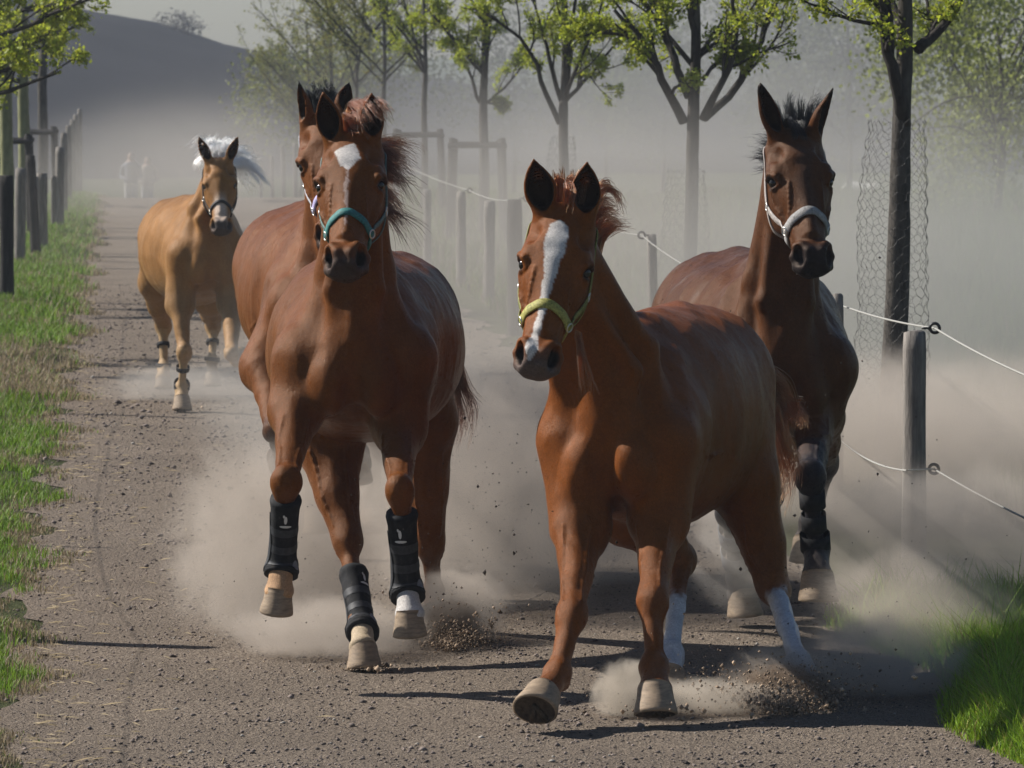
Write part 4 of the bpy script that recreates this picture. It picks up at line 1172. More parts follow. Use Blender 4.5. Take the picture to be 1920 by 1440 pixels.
def attr_mat(name, rough=.9, spec=.2, transl=0.0, attr='Col', bumpy=None):
    m, nt, out = mat_new(name); lk = nt.links.new
    b = nt.nodes.new('ShaderNodeBsdfPrincipled'); b.inputs['Roughness'].default_value = rough; b.inputs['Specular IOR Level'].default_value = spec
    a = nt.nodes.new('ShaderNodeAttribute'); a.attribute_name = attr
    lk(a.outputs['Color'], b.inputs['Base Color'])
    if transl:
        t = nt.nodes.new('ShaderNodeBsdfTranslucent'); lk(a.outputs['Color'], t.inputs[0])
        x = nt.nodes.new('ShaderNodeMixShader'); x.inputs[0].default_value = transl
        lk(b.outputs[0], x.inputs[1]); lk(t.outputs[0], x.inputs[2]); lk(x.outputs[0], out.inputs['Surface'])
    else: lk(b.outputs[0], out.inputs['Surface'])
    return m
M_ROCK = attr_mat('loose_stones')
M_GRASS = attr_mat('grass_blades', .6, .3, .35)
M_LEAF = attr_mat('young_leaves', .5, .35, .55)

def path_stones():
    n = 60000; g = np.random.default_rng(11)
    u = 16.2 + 34 * g.random(n) ** 1.9; v = g.uniform(-.55, 3.1, n)
    keep = 229 + v * FPX / u > -20; u, v = u[keep], v[keep]; n = len(u)
    sz = (.0022 + .0075 * g.random(n) ** 5 + .013 * (g.random(n) < .04) * g.random(n)) * np.clip(u / 22, .9, 1.5)
    m = 2600; cu = 16.5 + 18 * g.random(70) ** 1.4; cv = g.uniform(-.2, 2.9, 70); q = g.integers(0, 70, m)      # crumbs kicked out of hoof prints
    u = np.concatenate([u, cu[q] + g.normal(0, .10, m)]); v = np.concatenate([v, cv[q] + g.normal(0, .07, m)]); sz = np.concatenate([sz, .003 + .009 * g.random(m) ** 2]); n = len(u)
    p = QA(u, v, zn(u, v) + .006 + sz * .25)
    k = g.uniform(.55, 1.5, n)[:, None]; c = np.array([.19, .155, .135]) * k; c[g.random(n) < .03] = (.36, .33, .29); c[g.random(n) < .10] = (.06, .05, .045)
    tag(scatter_rocks('gravel', p, sz, M_ROCK, c), kind='stuff')
path_stones()

def blades(name, pos, h, w, lean, cols, mat, seed=4, kind='stuff'):
    g = np.random.default_rng(seed); n = len(pos)
    a = g.uniform(0, 6.28, n); side = np.stack([np.cos(a), np.sin(a), np.zeros(n)], 1)
    b = a + 1.57 + g.normal(0, .5, n); dr = np.stack([np.cos(b), np.sin(b), np.zeros(n)], 1) * (lean * g.uniform(.2, 1.3, n))[:, None]
    V = np.zeros((n, 5, 3)); up = np.array([0, 0, 1.0]); h = h[:, None]; w = w[:, None]
    V[:, 0] = pos - side * w; V[:, 1] = pos + side * w
    m = pos + up * h * .55 + dr * h * .35
    V[:, 2] = m - side * w * .8; V[:, 3] = m + side * w * .8
    V[:, 4] = pos + up * h * .92 + dr * h * 1.0
    f = np.array([[0, 1, 3], [0, 3, 2], [2, 3, 4]])
    F = (f[None] + (np.arange(n) * 5)[:, None, None]).reshape(-1, 3).astype(np.int32)
    return tag(mesh_np(name, V.reshape(-1, 3), F, mat, smooth=True, cols=np.repeat(cols, 5, axis=0)), kind=kind)

def grass_cols(g, n, straw):
    c = np.array([.14, .25, .030]) * g.uniform(.5, 1.5, n)[:, None] + np.stack([g.uniform(0, .05, n), g.uniform(0, .03, n), np.zeros(n)], 1)
    s = g.random(n) < straw; c[s] = np.array([.34, .27, .15]) * g.uniform(.6, 1.2, s.sum())[:, None]; return np.clip(c, .01, .8)

def verges():
    g = np.random.default_rng(21)
    # left verge
    n = 150000; u = 16 + 66 * g.random(n) ** 1.15; s = FPX / u
    vmin = -229 / s - .15 - 1.4 * (g.random(n) < .35); vmax = -.30 + .10 * np.sin(u * 1.7) + .08 * np.sin(u * 4.1) + .05 * np.sin(u * 11)
    v = vmin + (vmax - vmin) * g.random(n)
    clump = np.sin(u * 3.3 + v * 9) + np.sin(v * 21 - u * 7) * .7 + np.sin(u * 1.1) * .9
    edge = (vmax - v)
    keep = (vmax > vmin) & ((clump + g.normal(0, .8, n) > -.6) | (edge > .5)) & (g.random(n) < np.clip(edge / .12 + .15, 0, 1))
    u, v, edge = u[keep], v[keep], edge[keep]; n = len(u)
    h = g.uniform(.02, .06, n) * np.clip(edge / .2 + .35, .35, 1.5) * np.clip(u / 30, .8, 1.8)
    pos = QA(u, v, zt(u) + zn(u, v))
    straw = np.clip(.12 + .8 * (edge < .16) + .75 * ((u > 34) & (u < 39.5)) + .3 * (np.sin(u * 2.3 + v * 3) > .75), 0, .92)
    c = grass_cols(g, n, 0); m = g.random(n) < straw; c[m] = np.array([.33, .26, .16]) * g.uniform(.5, 1.25, m.sum())[:, None]
    blades('verge_grass', pos, h, .0022 * np.clip(u / 20, 1, 2.6), np.full(n, .55), c, M_GRASS)
    # right verge tuft in the near corner
    n = 46000; u = 15.8 + 5.2 * g.random(n) ** 1.2; s = FPX / u
    vmin = 2.92 + .10 * np.sin(u * 2.1) - .02; v = vmin + (1925 - 229) / s * 0 + g.random(n) * ((1960 - 229) / s - vmin)
    ok = ((1960 - 229) / s > vmin); u, v, vm = u[ok], v[ok], vmin[ok]; n = len(u)
    edge = v - vm; keep = g.random(n) < np.clip(edge / .25 + .06, 0, 1); u, v, edge = u[keep], v[keep], edge[keep]; n = len(u)
    h = g.uniform(.05, .17, n) * np.clip(edge / .25 + .35, .35, 1.25)
    pos = QA(u, v, zn(u, v))
    c = grass_cols(g, n, .07) * np.array([1.35, 1.3, .9])
    h = h * np.where(g.random(n) < .04, 1.5, 1.0); blades('roadside_grass', pos, h, np.full(n, .0024), np.full(n, .75), c, M_GRASS, 5)
    # meadow behind the right fence
    n = 70000; u = 24 + 60 * g.random(n) ** 1.3; s = FPX / u
    lo = np.full(n, 3.25); hi = (1960 - 229) / s; ok = hi > lo; u, lo, hi = u[ok], lo[ok], hi[ok]; n = len(u)
    v = lo + (hi - lo) * g.random(n)
    v = np.where(u < 29, v + 1.2 * (29 - u) / 5, v); tall = (np.sin(u * .9 + v * 2.0) + np.sin(v * 3.1 - u * .5)) > .2
    h = g.uniform(.05, .16, n) * np.where(tall, 1.7, .8); pos = QA(u, v, zt(u))
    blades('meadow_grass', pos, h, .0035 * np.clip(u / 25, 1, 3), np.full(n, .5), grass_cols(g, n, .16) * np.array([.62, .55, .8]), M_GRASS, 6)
    # straw and twigs dropped along the left edge
    n = 450; u = 16.5 + 22 * g.random(n) ** 1.3; v = -.32 + g.exponential(.16, n) * np.where(g.random(n) < .8, 1, 4)
    mb_pos = QA(u, v, zn(u, v) + .012)
    L = g.uniform(.02, .10, n); a = g.uniform(0, 6.28, n); d = np.stack([np.cos(a), np.sin(a), g.normal(0, .08, n)], 1) * L[:, None]; sd = np.stack([-np.sin(a), np.cos(a), np.zeros(n)], 1) * .0018
    V = np.stack([mb_pos - d / 2 - sd, mb_pos - d / 2 + sd, mb_pos + d / 2 + sd, mb_pos + d / 2 - sd, mb_pos + [0, 0, .004]], 1)
    f = np.array([[0, 1, 4], [1, 2, 4], [2, 3, 4], [3, 0, 4]]); F = (f[None] + (np.arange(n) * 5)[:, None, None]).reshape(-1, 3).astype(np.int32)
    tag(mesh_np('straw_litter', V.reshape(-1, 3), F, M_GRASS, cols=np.repeat(np.array([.45, .36, .22]) * g.uniform(.5, 1.2, n)[:, None], 5, axis=0)), kind='stuff')
verges()

# ------------------------------------------------------------------ posts, ropes, insulators
M_POST = simple_mat('weathered_post', (.19, .172, .155), .9, .2, noise=(30, 30, 4), bump=(.9, .012), var=.55)
M_POSTDARK = simple_mat('dark_weathered_post', (.035, .032, .03), .9, .2, noise=(30, 30, 4), bump=(.9, .012), var=.5)
M_ROPE = simple_mat('white_rope', (.34, .335, .31), .8, .3, noise=300, bump=(.6, .002))
M_BLACKPL = simple_mat('black_plastic', (.012, .012, .013), .45, .5)
M_WIRE = simple_mat('galvanised_wire', (.06, .057, .052), .55, .5, .3)
M_BARK = simple_mat('young_bark', (.070, .062, .054), .9, .2, noise=(26, 26, 7), bump=(.9, .012), var=.5)
M_BARKDARK = simple_mat('dark_branch_bark', (.035, .030, .026), .9, .2, noise=(30, 30, 12), bump=(.8, .008), var=.5)
M_BARKLICHEN = simple_mat('lichen_bark', (.21, .21, .11), .9, .2, noise=(14, 14, 5), bump=(.8, .01), var=.4)

def post_mesh(base, top, r, mat, parent=None, name='post', rough=.04):
    base = np.asarray(base, float); top = np.asarray(top, float); n = 14; seg = 14
    d = top - base; V = []; ph = rng.uniform(0, 6, 4)
    ax = nrm(d); x = nrm(np.cross(ax, [0, 1, .01])); y = np.cross(ax, x)
    for i in range(n):
        t = i / (n - 1)
        for j in range(seg):
            a = 2 * math.pi * j / seg
            rr = r * (1 + rough * math.sin(3 * a + ph[0]) + rough * .8 * math.sin(7 * a + ph[1] + t * 2) + rough * math.sin(t * 6 + ph[2])) * (1.05 - .06 * t)
            if i == n - 1: rr *= .92
            V.append(base + d * t + (x * math.cos(a) + y * math.sin(a)) * rr + (ax * .006 * math.sin(a * 2 + ph[3]) if i == n - 1 else 0))
    V.append(top + ax * .006)
    F = [(i * seg + j, i * seg + (j + 1) % seg, (i + 1) * seg + (j + 1) % seg, (i + 1) * seg + j) for i in range(n - 1) for j in range(seg)]
    F += [((n - 1) * seg + j, (n - 1) * seg + (j + 1) % seg, n * seg) for j in range(seg)]
    return mesh_np(name, V, F, mat, parent)

def fence_post(px, ptop, s, w, label, group, lean=0.0, mat=None, ins=()):
    """px, ptop: photo position of the top; s: pixels per metre there; w: photo width; ins: heights (m) of insulators"""
    Y = FPX / s; top = P(px, ptop, Y); base = np.array([top[0] - lean, Y, zt(Y) - .05])
    r = w / s / 2
    root = thing('fence_post', base + [0, 0, .05], label, 'post', group)
    post_mesh(base, top, r, mat or M_POST, root)
    for z, sd in ins:
        c = np.array([top[0] + sd * (r + .035), Y - .01, z])
        mb = MB(); mb.torus(c, [0.25, 1, 0.1], .022, .0075, 18, 6); mb.tube([c - [sd * .022, 0, 0], c - [sd * .06, 0, 0]], .006, 6)
        mb.build('insulator', M_BLACKPL, root)
    return root, top, r

GRF = 'posts of the rope fence along the right side'
fp1, top1, r1 = fence_post(1716, 622, 410, 44, 'thick weathered grey post with two black ring insulators, nearest on the right', GRF, 0, None, [(P(1716, 615, FPX / 410)[2], 1), (P(1716, 879, FPX / 410)[2], 1)])
fp2, top2, r2 = fence_post(1570, 552, 373, 25, 'slender fence post just behind the dark bay horse', GRF, 0, None, [(P(1570, 792, FPX / 373)[2], -1)])
fp3, top3, r3 = fence_post(1222, 440, 284, 18, 'slender fence post with a hooked insulator left of the wire-wrapped tree', GRF, -.02, None, [(P(1222, 441, FPX / 284)[2], -1)])
fp4, top4, r4 = fence_post(965, 375, 232, 28, 'thick flat-topped fence post right beside the blazed chestnut horse', GRF, 0, M_POSTDARK, [(P(965, 372, FPX / 232)[2], 1)])
fp5, top5, r5 = fence_post(918, 378, 205, 21, 'hazy fence post standing in front of the framed tree trunk', GRF, .01, None)
fp6, top6, r6 = fence_post(865, 360, 192, 18, 'hazy fence post left of the framed tree trunk', GRF, 0, None, [(P(865, 357, FPX / 192)[2], 1)])
fp7, top7, r7 = fence_post(801, 356, 176, 15, 'hazy fence post under the second tree frame', GRF, 0, None)
far = []
ORD = ('first', 'second', 'third', 'fourth', 'fifth', 'sixth', 'seventh', 'eighth', 'ninth')
for i, u in enumerate((62, 67, 72, 78, 84, 90, 97, 104, 112)):
    s = FPX / u; x = 229 + 3.05 * s
    r_, t_, rr = fence_post(x, 85 + (2.35 - zt(u) - 1.12 - .06 * math.sin(i * 2.3)) * s, s, .085 * s, '%s distant right-hand fence post, fading into the dust between the horses' % ORD[i], GRF, .02 * math.sin(i * 5), None)
    far.append((t_, rr))

def rope(name, pts, sag, r, mat, label, cat, group=None):
    out = []
    for a, b, sg in zip(pts[:-1], pts[1:], sag):
        for t in np.linspace(0, 1, 14)[:-1]:
            p = np.asarray(a) * (1 - t) + np.asarray(b) * t; p = p - np.array([0, 0, sg * 4 * t * (1 - t)]); out.append(p)
    out.append(np.asarray(pts[-1])); mb = MB(); mb.tube(out, r, 6)
    o = mb.build(name, mat, None, origin=pts[0]); return tag(o, label, cat, group)
I = lambda top, r, sd, py, s: np.array([top[0] + sd * (r + .035), top[1] - .01, P(0, py, FPX / s)[2]])
near_up = P(2080, 760, 19.5); near_lo = P(2080, 1040, 19.5)
rope('fence_rope', [near_up, I(top1, r1, 1, 615, 410), P(1590, 577, FPX / 373), P(1480, 545, 28.5), I(top3, r3, -1, 441, 284), I(top4, r4, 1, 372, 232), I(top6, r6, 1, 357, 192)] + [t + [0, 0, .02] for t, r in far[:5]],
     [.03, .012, 0, .10, .05, .05, .06, .06, .06, .06, .06], 0.0047, M_ROPE, 'upper white rope strung along the tops of the right fence posts', 'rope', 'ropes of the right fence')
rope('fence_rope', [near_lo, I(top1, r1, 1, 879, 410), P(1700, 882, FPX / 412), I(top2, r2, -1, 792, 373)], [.02, 0, .055], 0.0045, M_ROPE, 'lower white rope sagging between the two nearest right posts', 'rope', 'ropes of the right fence')

# left row of posts, stakes and cross bars
GLF = 'posts beside the left grass verge'
leftposts = [(12, 330, 205, 22, 'rough dark bark-covered post, nearest at the left edge', M_POSTDARK, .0), (39, 316, 177, 17, 'pale grey post, second from the nearest left one', M_POST, .02), (57, 291, 172, 15, 'leaning near-black post among the left posts', M_POSTDARK, -.06),
    (66, 332, 168, 11, 'thin grey post right behind the leaning black one', M_POST, 0), (79, 325, 166, 17, 'broad pale post in the middle of the left row', M_POST, 0), (100, 329, 148, 8, 'thin short post far along the left row', M_POST, 0), (113, 276, 148, 14, 'tall pale post at the far end of the left row', M_POST, .02)]
for px, pt, s, w, lb, mt, ln in leftposts: fence_post(px, pt, s, w * 1.2, lb, GLF, ln, mt)
for i, u in enumerate((70, 76, 82, 88, 96)):
    s = FPX / u; fence_post(229 - .80 * s, 85 + (2.35 - 1.15) * s, s, .09 * s, '%s hazy post of the left row near the path end' % ORD[i], GLF, 0, M_POST)
# posts just outside the frame whose shadows cross the path
for i, u in enumerate((20.6, 24.4, 28.6, 33.0)):
    b = Q(u, -1.32, 0); root = thing('fence_post', b, '%s near verge post left of the view, known by its shadow' % ORD[i], 'post', GLF)
    post_mesh(b - [0, 0, .05], b + [0, 0, (1.35, 1.05, 1.1, 1.5)[i]], (.055, .012, .012, .035)[i], M_POST, root)
rope('fence_wire', [Q(14, -1.32, 1.1), Q(20.6, -1.32, 1.15), Q(24.4, -1.32, 1.0), Q(28.6, -1.32, 1.02), Q(33, -1.32, 1.1), Q(46, -1.15, 1.0)], [.03] * 5, .0018, M_WIRE, 'thin wire strung along the left verge posts', 'wire')

def tree_frame(cx, s, half, ztop, label, group, tilt=0.0):
    Y = FPX / s; c = P(cx, 400, Y); c[2] = zt(Y)
    root = thing('tree_stake_frame', c, label, 'tree stakes', group); tops = []
    for dx, dy in ((-half, -.25), (half, -.25), (-half * .9, .3), (half * .9, .3)):
        b = c + [dx * 1.15 + tilt * .5, dy, -.05]; t = c + [dx, dy, ztop - (0 if dy < 0 else .02) + .05]
        post_mesh(b, t, .040, M_POSTDARK, root, 'stake'); tops.append(t)
    for (i, j, dz) in ((0, 1, -.09), (2, 3, -.06), (0, 2, -.14), (1, 3, -.14)):
        d = nrm(tops[j] - tops[i]); post_mesh(tops[i] - d * .05 + [0, -.035 if i == 0 else 0, dz], tops[j] + d * .05 + [0, -.035 if i == 0 else 0, dz], .030, M_POSTDARK, root, 'crossbar')
GSF = 'wooden stake frames round young trees'
tree_frame(895, 157, .30, 1.20, 'wooden stake frame round the tree left of the blazed chestnut horse', GSF)
tree_frame(785, 132, .32, 1.12, 'hazier stake frame right of the starred chestnut horse mane', GSF)
tree_frame(22, 153, .22, 1.22, 'dark stake frame with cross bars at the left edge', GSF)
tree_frame(75, 128, .22, 1.12, 'second dark stake frame just behind the first at left', GSF)

# ------------------------------------------------------------------ trees
def leaf_mesh(name, C, D, size, cols, mat, parent, g):
    """leaf-shaped folded quads at C, pointing along D"""
    n = len(C); D = D / (np.linalg.norm(D, axis=1)[:, None] + 1e-9)
    r = g.normal(size=(n, 3)); W = np.cross(D, r); W /= np.linalg.norm(W, axis=1)[:, None] + 1e-9; N = np.cross(W, D)
    s = size[:, None]
    V = np.stack([C, C + D * s * .45 + W * s * .36 + N * s * .08, C + D * s, C + D * s * .45 - W * s * .36 + N * s * .08, C + D * s * .45], 1)
    f = np.array([[0, 1, 4], [1, 2, 4], [2, 3, 4], [3, 0, 4]])
    F = (f[None] + (np.arange(n) * 5)[:, None, None]).reshape(-1, 3).astype(np.int32)
    return mesh_np(name, V.reshape(-1, 3), F, mat, parent, smooth=False, cols=np.repeat(cols, 5, axis=0))

def grow(g, pts, r0, r1, lvl, segs, tips, spread=.55, lenf=.5, nsub=4, up=.25, maxlvl=3):
    """record a limb and its side branches"""
    pts = smooth_path(pts, 10) if len(pts) > 2 else smooth_path([pts[0], (np.asarray(pts[0]) + pts[1]) / 2 + g.normal(size=3) * np.linalg.norm(np.subtract(pts[1], pts[0])) * .06, pts[1]], 8)
    pts = pts + g.normal(size=pts.shape) * r0 * .22
    segs.append((pts, np.linspace(r0, r1, len(pts)), lvl))
    L = np.linalg.norm(pts[-1] - pts[0])
    if lvl >= maxlvl:
        for k in range(2, len(pts)):
            tips.append((pts[k], pts[k] - pts[k - 1])); 
        return
    if lvl >= 1: tips.append((pts[-1], pts[-1] - pts[-2]))
    for k in range(nsub):
        t = g.uniform(.25, 1.0); i = min(int(t * (len(pts) - 1)), len(pts) - 2)
        d0 = nrm(pts[i + 1] - pts[i]); d = nrm(d0 + g.normal(size=3) * spread + [0, 0, up])
        l = L * lenf * g.uniform(.6, 1.2) * (1.15 - .5 * t)
        e = pts[i] + d * l
        grow(g, [pts[i], e], max(.0022, r0 * (1 - .5 * t) * .5), max(.0014, r1 * .5), lvl + 1, segs, tips, spread, lenf, max(3, nsub - 1), up * .7, maxlvl)

def tree(px, s, w0, w1, fork_y, limbs, label, seed, leafn=2600, leafs=.05, zt_=None, top=4.2, bark=None, group='young trees in rows along both fences', low=22, leafcol=(.33, .38, .04), nsub=5, extra=None, cnt=6, spreadR=1.0, name='linden_tree', v=None, maxlvl=3, rise=1.0, x_base=None):
    g = np.random.default_rng(seed)
    Y = FPX / s; base = P(px if x_base is None else x_base, 300, Y); base[2] = zt(Y) - .03
    fork = P(px, fork_y, Y)
    root = thing(name, base, label, 'tree', group)
    trunk = MB(); n = 14
    T0 = smooth_path([base, base * .5 + fork * .5 + [.012, 0, 0], fork, fork + [.02, .03, .7], [fork[0] - .03, Y, top * .92]], 40)
    R0 = np.interp(T0[:, 2], [0, fork[2], fork[2] + .7, top], [w0 / s / 2, w1 / s / 2, w1 / s / 2 * .75, .012])
    R0[:3] *= [1.25, 1.12, 1.04]
    trunk.tube(T0, R0, 12, noise=.05); trunk.build('trunk', bark or M_BARK, root)
    segs, tips = [], []
    L = [([np.asarray(q) for q in l[0]], l[1]) for l in (limbs or [])]
    for k in range(cnt if not limbs else 3):
        i = g.integers(low, 37); a = g.uniform(0, 6.28); l = g.uniform(.8, 1.5) * spreadR
        L.append(([T0[i], T0[i] + np.array([math.cos(a) * .35 * l, math.sin(a) * .35 * l, .35 * l * rise]), T0[i] + np.array([math.cos(a) * .8 * l, math.sin(a) * .8 * l, .85 * l * rise])], w1 / s / 2 * .5))
    for pts, r in L:
        grow(g, pts, r, r * .35, 0, segs, tips, .55, .48, nsub, .22, maxlvl)
    leafn = int(leafn * 1.6); leafs = leafs * .78
    mb = MB()
    for p, r, lv in segs:
        mb.tube(p, r, 7 if lv == 0 else (5 if lv == 1 else 3), caps=lv == 0)
    mb.build('limbs', M_BARKDARK, root)
    if leafn and tips:
        k = g.integers(0, len(tips), leafn); C = np.array([tips[i][0] for i in k]); D = np.array([tips[i][1] for i in k])
        C = C + g.normal(size=C.shape) * leafs * .7
        D = D / (np.linalg.norm(D, axis=1)[:, None] + 1e-9) + g.normal(size=D.shape) * .7 + [0, 0, -.35]
        sz = leafs * g.uniform(.5, 1.15, leafn)
        col = np.asarray(leafcol) * g.uniform(.65, 1.35, leafn)[:, None] + np.stack([g.uniform(-.02, .05, leafn), g.uniform(0, .02, leafn), np.zeros(leafn)], 1)
        leaf_mesh('leaves', C, D, sz, np.clip(col, .01, .6), M_LEAF, root, g)['kind'] = 'stuff'
    return root, T0

def PL(s, *xy):
    """limb points: (px, py, dy) with dy metres in front of or behind the trunk"""
    return [P(x, y, FPX / s + d) for x, y, d in xy]
s1, s2, s3, s4 = 338, 248, 192, 157
tree(1690, s1, 54, 36, 235, [(PL(s1, (1695, 235, 0), (1672, 120, -.1), (1655, 40, -.15), (1640, -60, -.2)), .042), (PL(s1, (1660, 50, -.12), (1600, 38, -.2), (1540, 14, -.3), (1470, -15, -.35)), .014),
     (PL(s1, (1718, 92, 0), (1752, 70, .1), (1790, 15, .2), (1830, -70, .3)), .036), (PL(s1, (1660, 45, -.1), (1655, 0, -.1), (1662, -90, -.2)), .030)],
     'nearest tree on the right, trunk wrapped in chicken wire, sparse leaf buds', 51, 3800, .040, top=4.6, nsub=5, x_base=1668)
tree(1300, s2, 27, 23, 215, [(PL(s2, (1285, 228, 0), (1250, 170, -.1), (1222, 110, -.15), (1195, 60, -.2), (1150, 20, -.25)), .040), (PL(s2, (1292, 180, 0), (1262, 110, .1), (1232, 45, .1), (1180, -40, .15)), .036),
     (PL(s2, (1318, 222, 0), (1345, 170, -.1), (1372, 120, -.1), (1378, 60, -.1), (1372, -40, -.2)), .034), (PL(s2, (1322, 222, 0), (1372, 175, .1), (1418, 95, .15), (1445, 20, .2), (1500, -60, .3)), .036), (PL(s2, (1302, 170, 0), (1305, 90, 0), (1298, 0, 0), (1300, -90, 0)), .045),
     (PL(s2, (1225, 100, .1), (1180, 68, .1), (1120, 62, 0), (1075, 75, 0)), .018), (PL(s2, (1318, 148, 0), (1345, 115, 0), (1390, 95, 0)), .018)],
     'five-limbed young tree between the two right-hand horses, fresh green leaves', 52, 9000, .046, top=4.4, nsub=6, x_base=1285)
tree(1056, s3, 21, 18, 225, [(PL(s3, (1048, 232, 0), (1022, 170, 0), (1000, 110, -.1), (960, 60, -.2), (900, 20, -.2)), .030), (PL(s3, (1052, 190, 0), (1030, 110, 0), (1010, 40, 0), (990, -40, 0)), .026), (PL(s3, (1060, 190, 0), (1068, 100, 0), (1075, 40, 0), (1090, -60, 0)), .034),
     (PL(s3, (1066, 85, 0), (1110, 72, -.1), (1160, 65, -.2), (1200, 70, -.2)), .014)], 'young tree directly behind the blazed chestnut horse', 53, 6500, .046, top=4.3)
tree(906, s4, 22, 16, 195, [(PL(s4, (900, 195, 0), (885, 150, 0), (868, 110, 0), (850, 40, 0)), .024), (PL(s4, (910, 195, 0), (945, 165, 0), (985, 115, 0), (1010, 60, 0)), .018), (PL(s4, (905, 190, 0), (915, 100, 0), (920, 0, 0)), .03), (PL(s4, (912, 192, 0), (950, 205, 0)), .014)],
     'young tree inside the stake frame left of the blazed chestnut', 54, 6000, .048, top=4.3)
tree(795, 132, 14, 11, 200, None, 'hazier tree inside the second stake frame', 55, 4800, .052, top=4.3, cnt=9, spreadR=1.2)
for i, u in enumerate((84, 94, 105, 118)):
    s = FPX / u; tree(229 + 4.3 * s, s, .10 * s, .08 * s, 85 + (2.35 - 1.7 - zt(u)) * s, None, 'tree fading into dust, %s of the right-hand row' % ('fourth from the end', 'third from the end', 'second last', 'last')[i], 60 + i, 4200, .062, top=4.8 + zt(u), cnt=11, spreadR=1.45, leafcol=(.20, .21, .05), maxlvl=2, nsub=7)
# left row: crowns reach into the frame
for i, (u, lat, lb) in enumerate(((38, -1.85, 'leafy tree overhanging the top left corner'), (46, -1.75, 'leafy tree just behind the overhanging corner tree'), (57, -1.30, 'tree with lichen-yellow trunk at the left edge'), (66, -1.28, 'second lichen-yellow trunk, right of the first'), (78, -1.22, 'far left tree, trunk lost in haze'))):
    s = FPX / u; tree(229 + lat * s, s, .17 * s, .14 * s, 85 + (2.35 - 1.75) * s, None, lb, 80 + i, (13000, 17000, 9000, 4800, 2500)[i], .052, top=4.1, bark=M_BARKLICHEN if i in (2, 3) else M_BARK, cnt=(12, 17, 11, 8, 8)[i], spreadR=(1.5, 1.9, 1.2, .8, .7)[i], leafcol=(.34, .39, .035), rise=.26, low=19)

# wire netting round the right-hand trunks
def netting(px, s, ytop, ybot, halfw, label, cell=.062, seed=3, r=.0011):
    g = np.random.default_rng(seed); Y = FPX / s; c = P(px, 300, Y)
    zt_, zb = P(px, ytop, Y)[2], max(.03, P(px, ybot, Y)[2]); Rr = halfw / s
    nc = max(8, int(2 * math.pi * Rr / cell)); rows = int((zt_ - zb) / (cell * .75)); mb = MB()
    def pt(i, j):
        a = 2 * math.pi * i / nc; z = zb + (zt_ - zb) * j / rows; t = j / rows
        rr = Rr * (1 + .12 * math.sin(z * 4.1 + 1) + .10 * math.sin(2 * a + z * 3) + .06 * math.sin(3 * a - z * 5)) * (.78 + .3 * math.sin(min(1, (1 - t) * 2.2) * 1.57))
        return np.array([c[0] - .05 * (1 - t) + rr * math.cos(a), Y + rr * math.sin(a), z])
    J = lambda i, j: pt(i, j) + np.array([math.sin(i * 12.9 + j * 78.2), math.sin(i * 39.3 + j * 11.1), math.sin(i * 7.7 + j * 3.3)]) * cell * .12
    edges = []
    for j in range(rows):
        o = .5 * (j % 2)
        for i in range(nc):
            a, b = (i + o, j), (i + o, j + .42)
            edges.append((a, b)); edges.append((b, (i + o + .5, j + 1))); edges.append((b, (i + o - .5, j + 1)))
    VV = []; FF = []
    for (a, b) in edges:
        p, q = J(a[0] % nc, a[1]), J(b[0] % nc, b[1]); d = nrm(q - p); x = nrm(np.cross(d, [.3, .9, .2])); y = np.cross(d, x); k = len(VV)
        for e in (p, q):
            for an in (0, 2.094, 4.189): VV.append(e + (x * math.cos(an) + y * math.sin(an)) * r)
        FF += [(k, k + 1, k + 4, k + 3), (k + 1, k + 2, k + 5, k + 4), (k + 2, k, k + 3, k + 5)]
    o = mesh_np('wire_netting', VV, FF, M_WIRE, origin=[c[0], Y, 0]); tag(o, label, 'wire netting', 'chicken wire guards round tree trunks')
netting(1682, s1, 225, 860, 64, 'chicken wire sleeve round the nearest right trunk', .064, 3)
netting(1288, s2, 318, 640, 44, 'chicken wire sleeve round the five-limbed tree', .066, 4, .0014)
netting(1056, s3, 255, 420, 28, 'faint chicken wire sleeve round the tree behind the blazed chestnut', .07, 5, .0015)

# background bushes and trees, people
def far_bush(px, py, u, w, h, n, size, col, label, seed, trunk=True, cat='tree', name='bushy_tree', droop=0.0, bare=False):
    g = np.random.default_rng(seed); c = P(px, py, u); zb = zt(u)
    root = thing(name, [c[0], u, zb], label, cat, 'trees and bushes beyond the meadow')
    mb = MB(); mb.tube(smooth_path([[c[0], u, zb], [c[0] + .1, u, c[2] * .6 + zb * .4], [c[0], u, c[2] + h * .3]], 10), np.linspace(max(.05, w * .035), .02, 10), 8)
    for k in range(16):
        a = g.uniform(0, 6.28); r = g.uniform(.4, .95); e = c + np.array([math.cos(a) * w * r, math.sin(a) * w * r, g.uniform(-.5, .9) * h])
        b0 = np.array([c[0], u, c[2] + g.uniform(-.9, .2) * h]); mb.tube(smooth_path([b0, (b0 + e) / 2 + [0, 0, .1 * h], e], 8), np.linspace(max(.02, w * .012), .008, 8), 5)
    mb.build('trunk', M_BARK, root)
    cl = g.normal(size=(46, 3)); cl /= np.linalg.norm(cl, axis=1)[:, None]; cl *= (g.random((46, 1)) ** .45); cl = cl * [w, w, h] + c
    k = g.integers(0, 46, n); C = cl[k] + g.normal(size=(n, 3)) * [w * .17, w * .17, h * .15]
    D = g.normal(size=(n, 3)) + [0, 0, -droop]
    cc = np.asarray(col) * g.uniform(.55, 1.4, n)[:, None]
    leaf_mesh('crown', C, D, size * g.uniform(.6, 1.3, n), np.clip(cc, .01, .5), M_LEAF, root, g)['kind'] = 'stuff'
far_bush(1870, 130, 70, 1.6, 1.9, 9000, .075, (.21, .24, .05), 'pale green willow at the upper right behind the meadow', 101, droop=1.3)
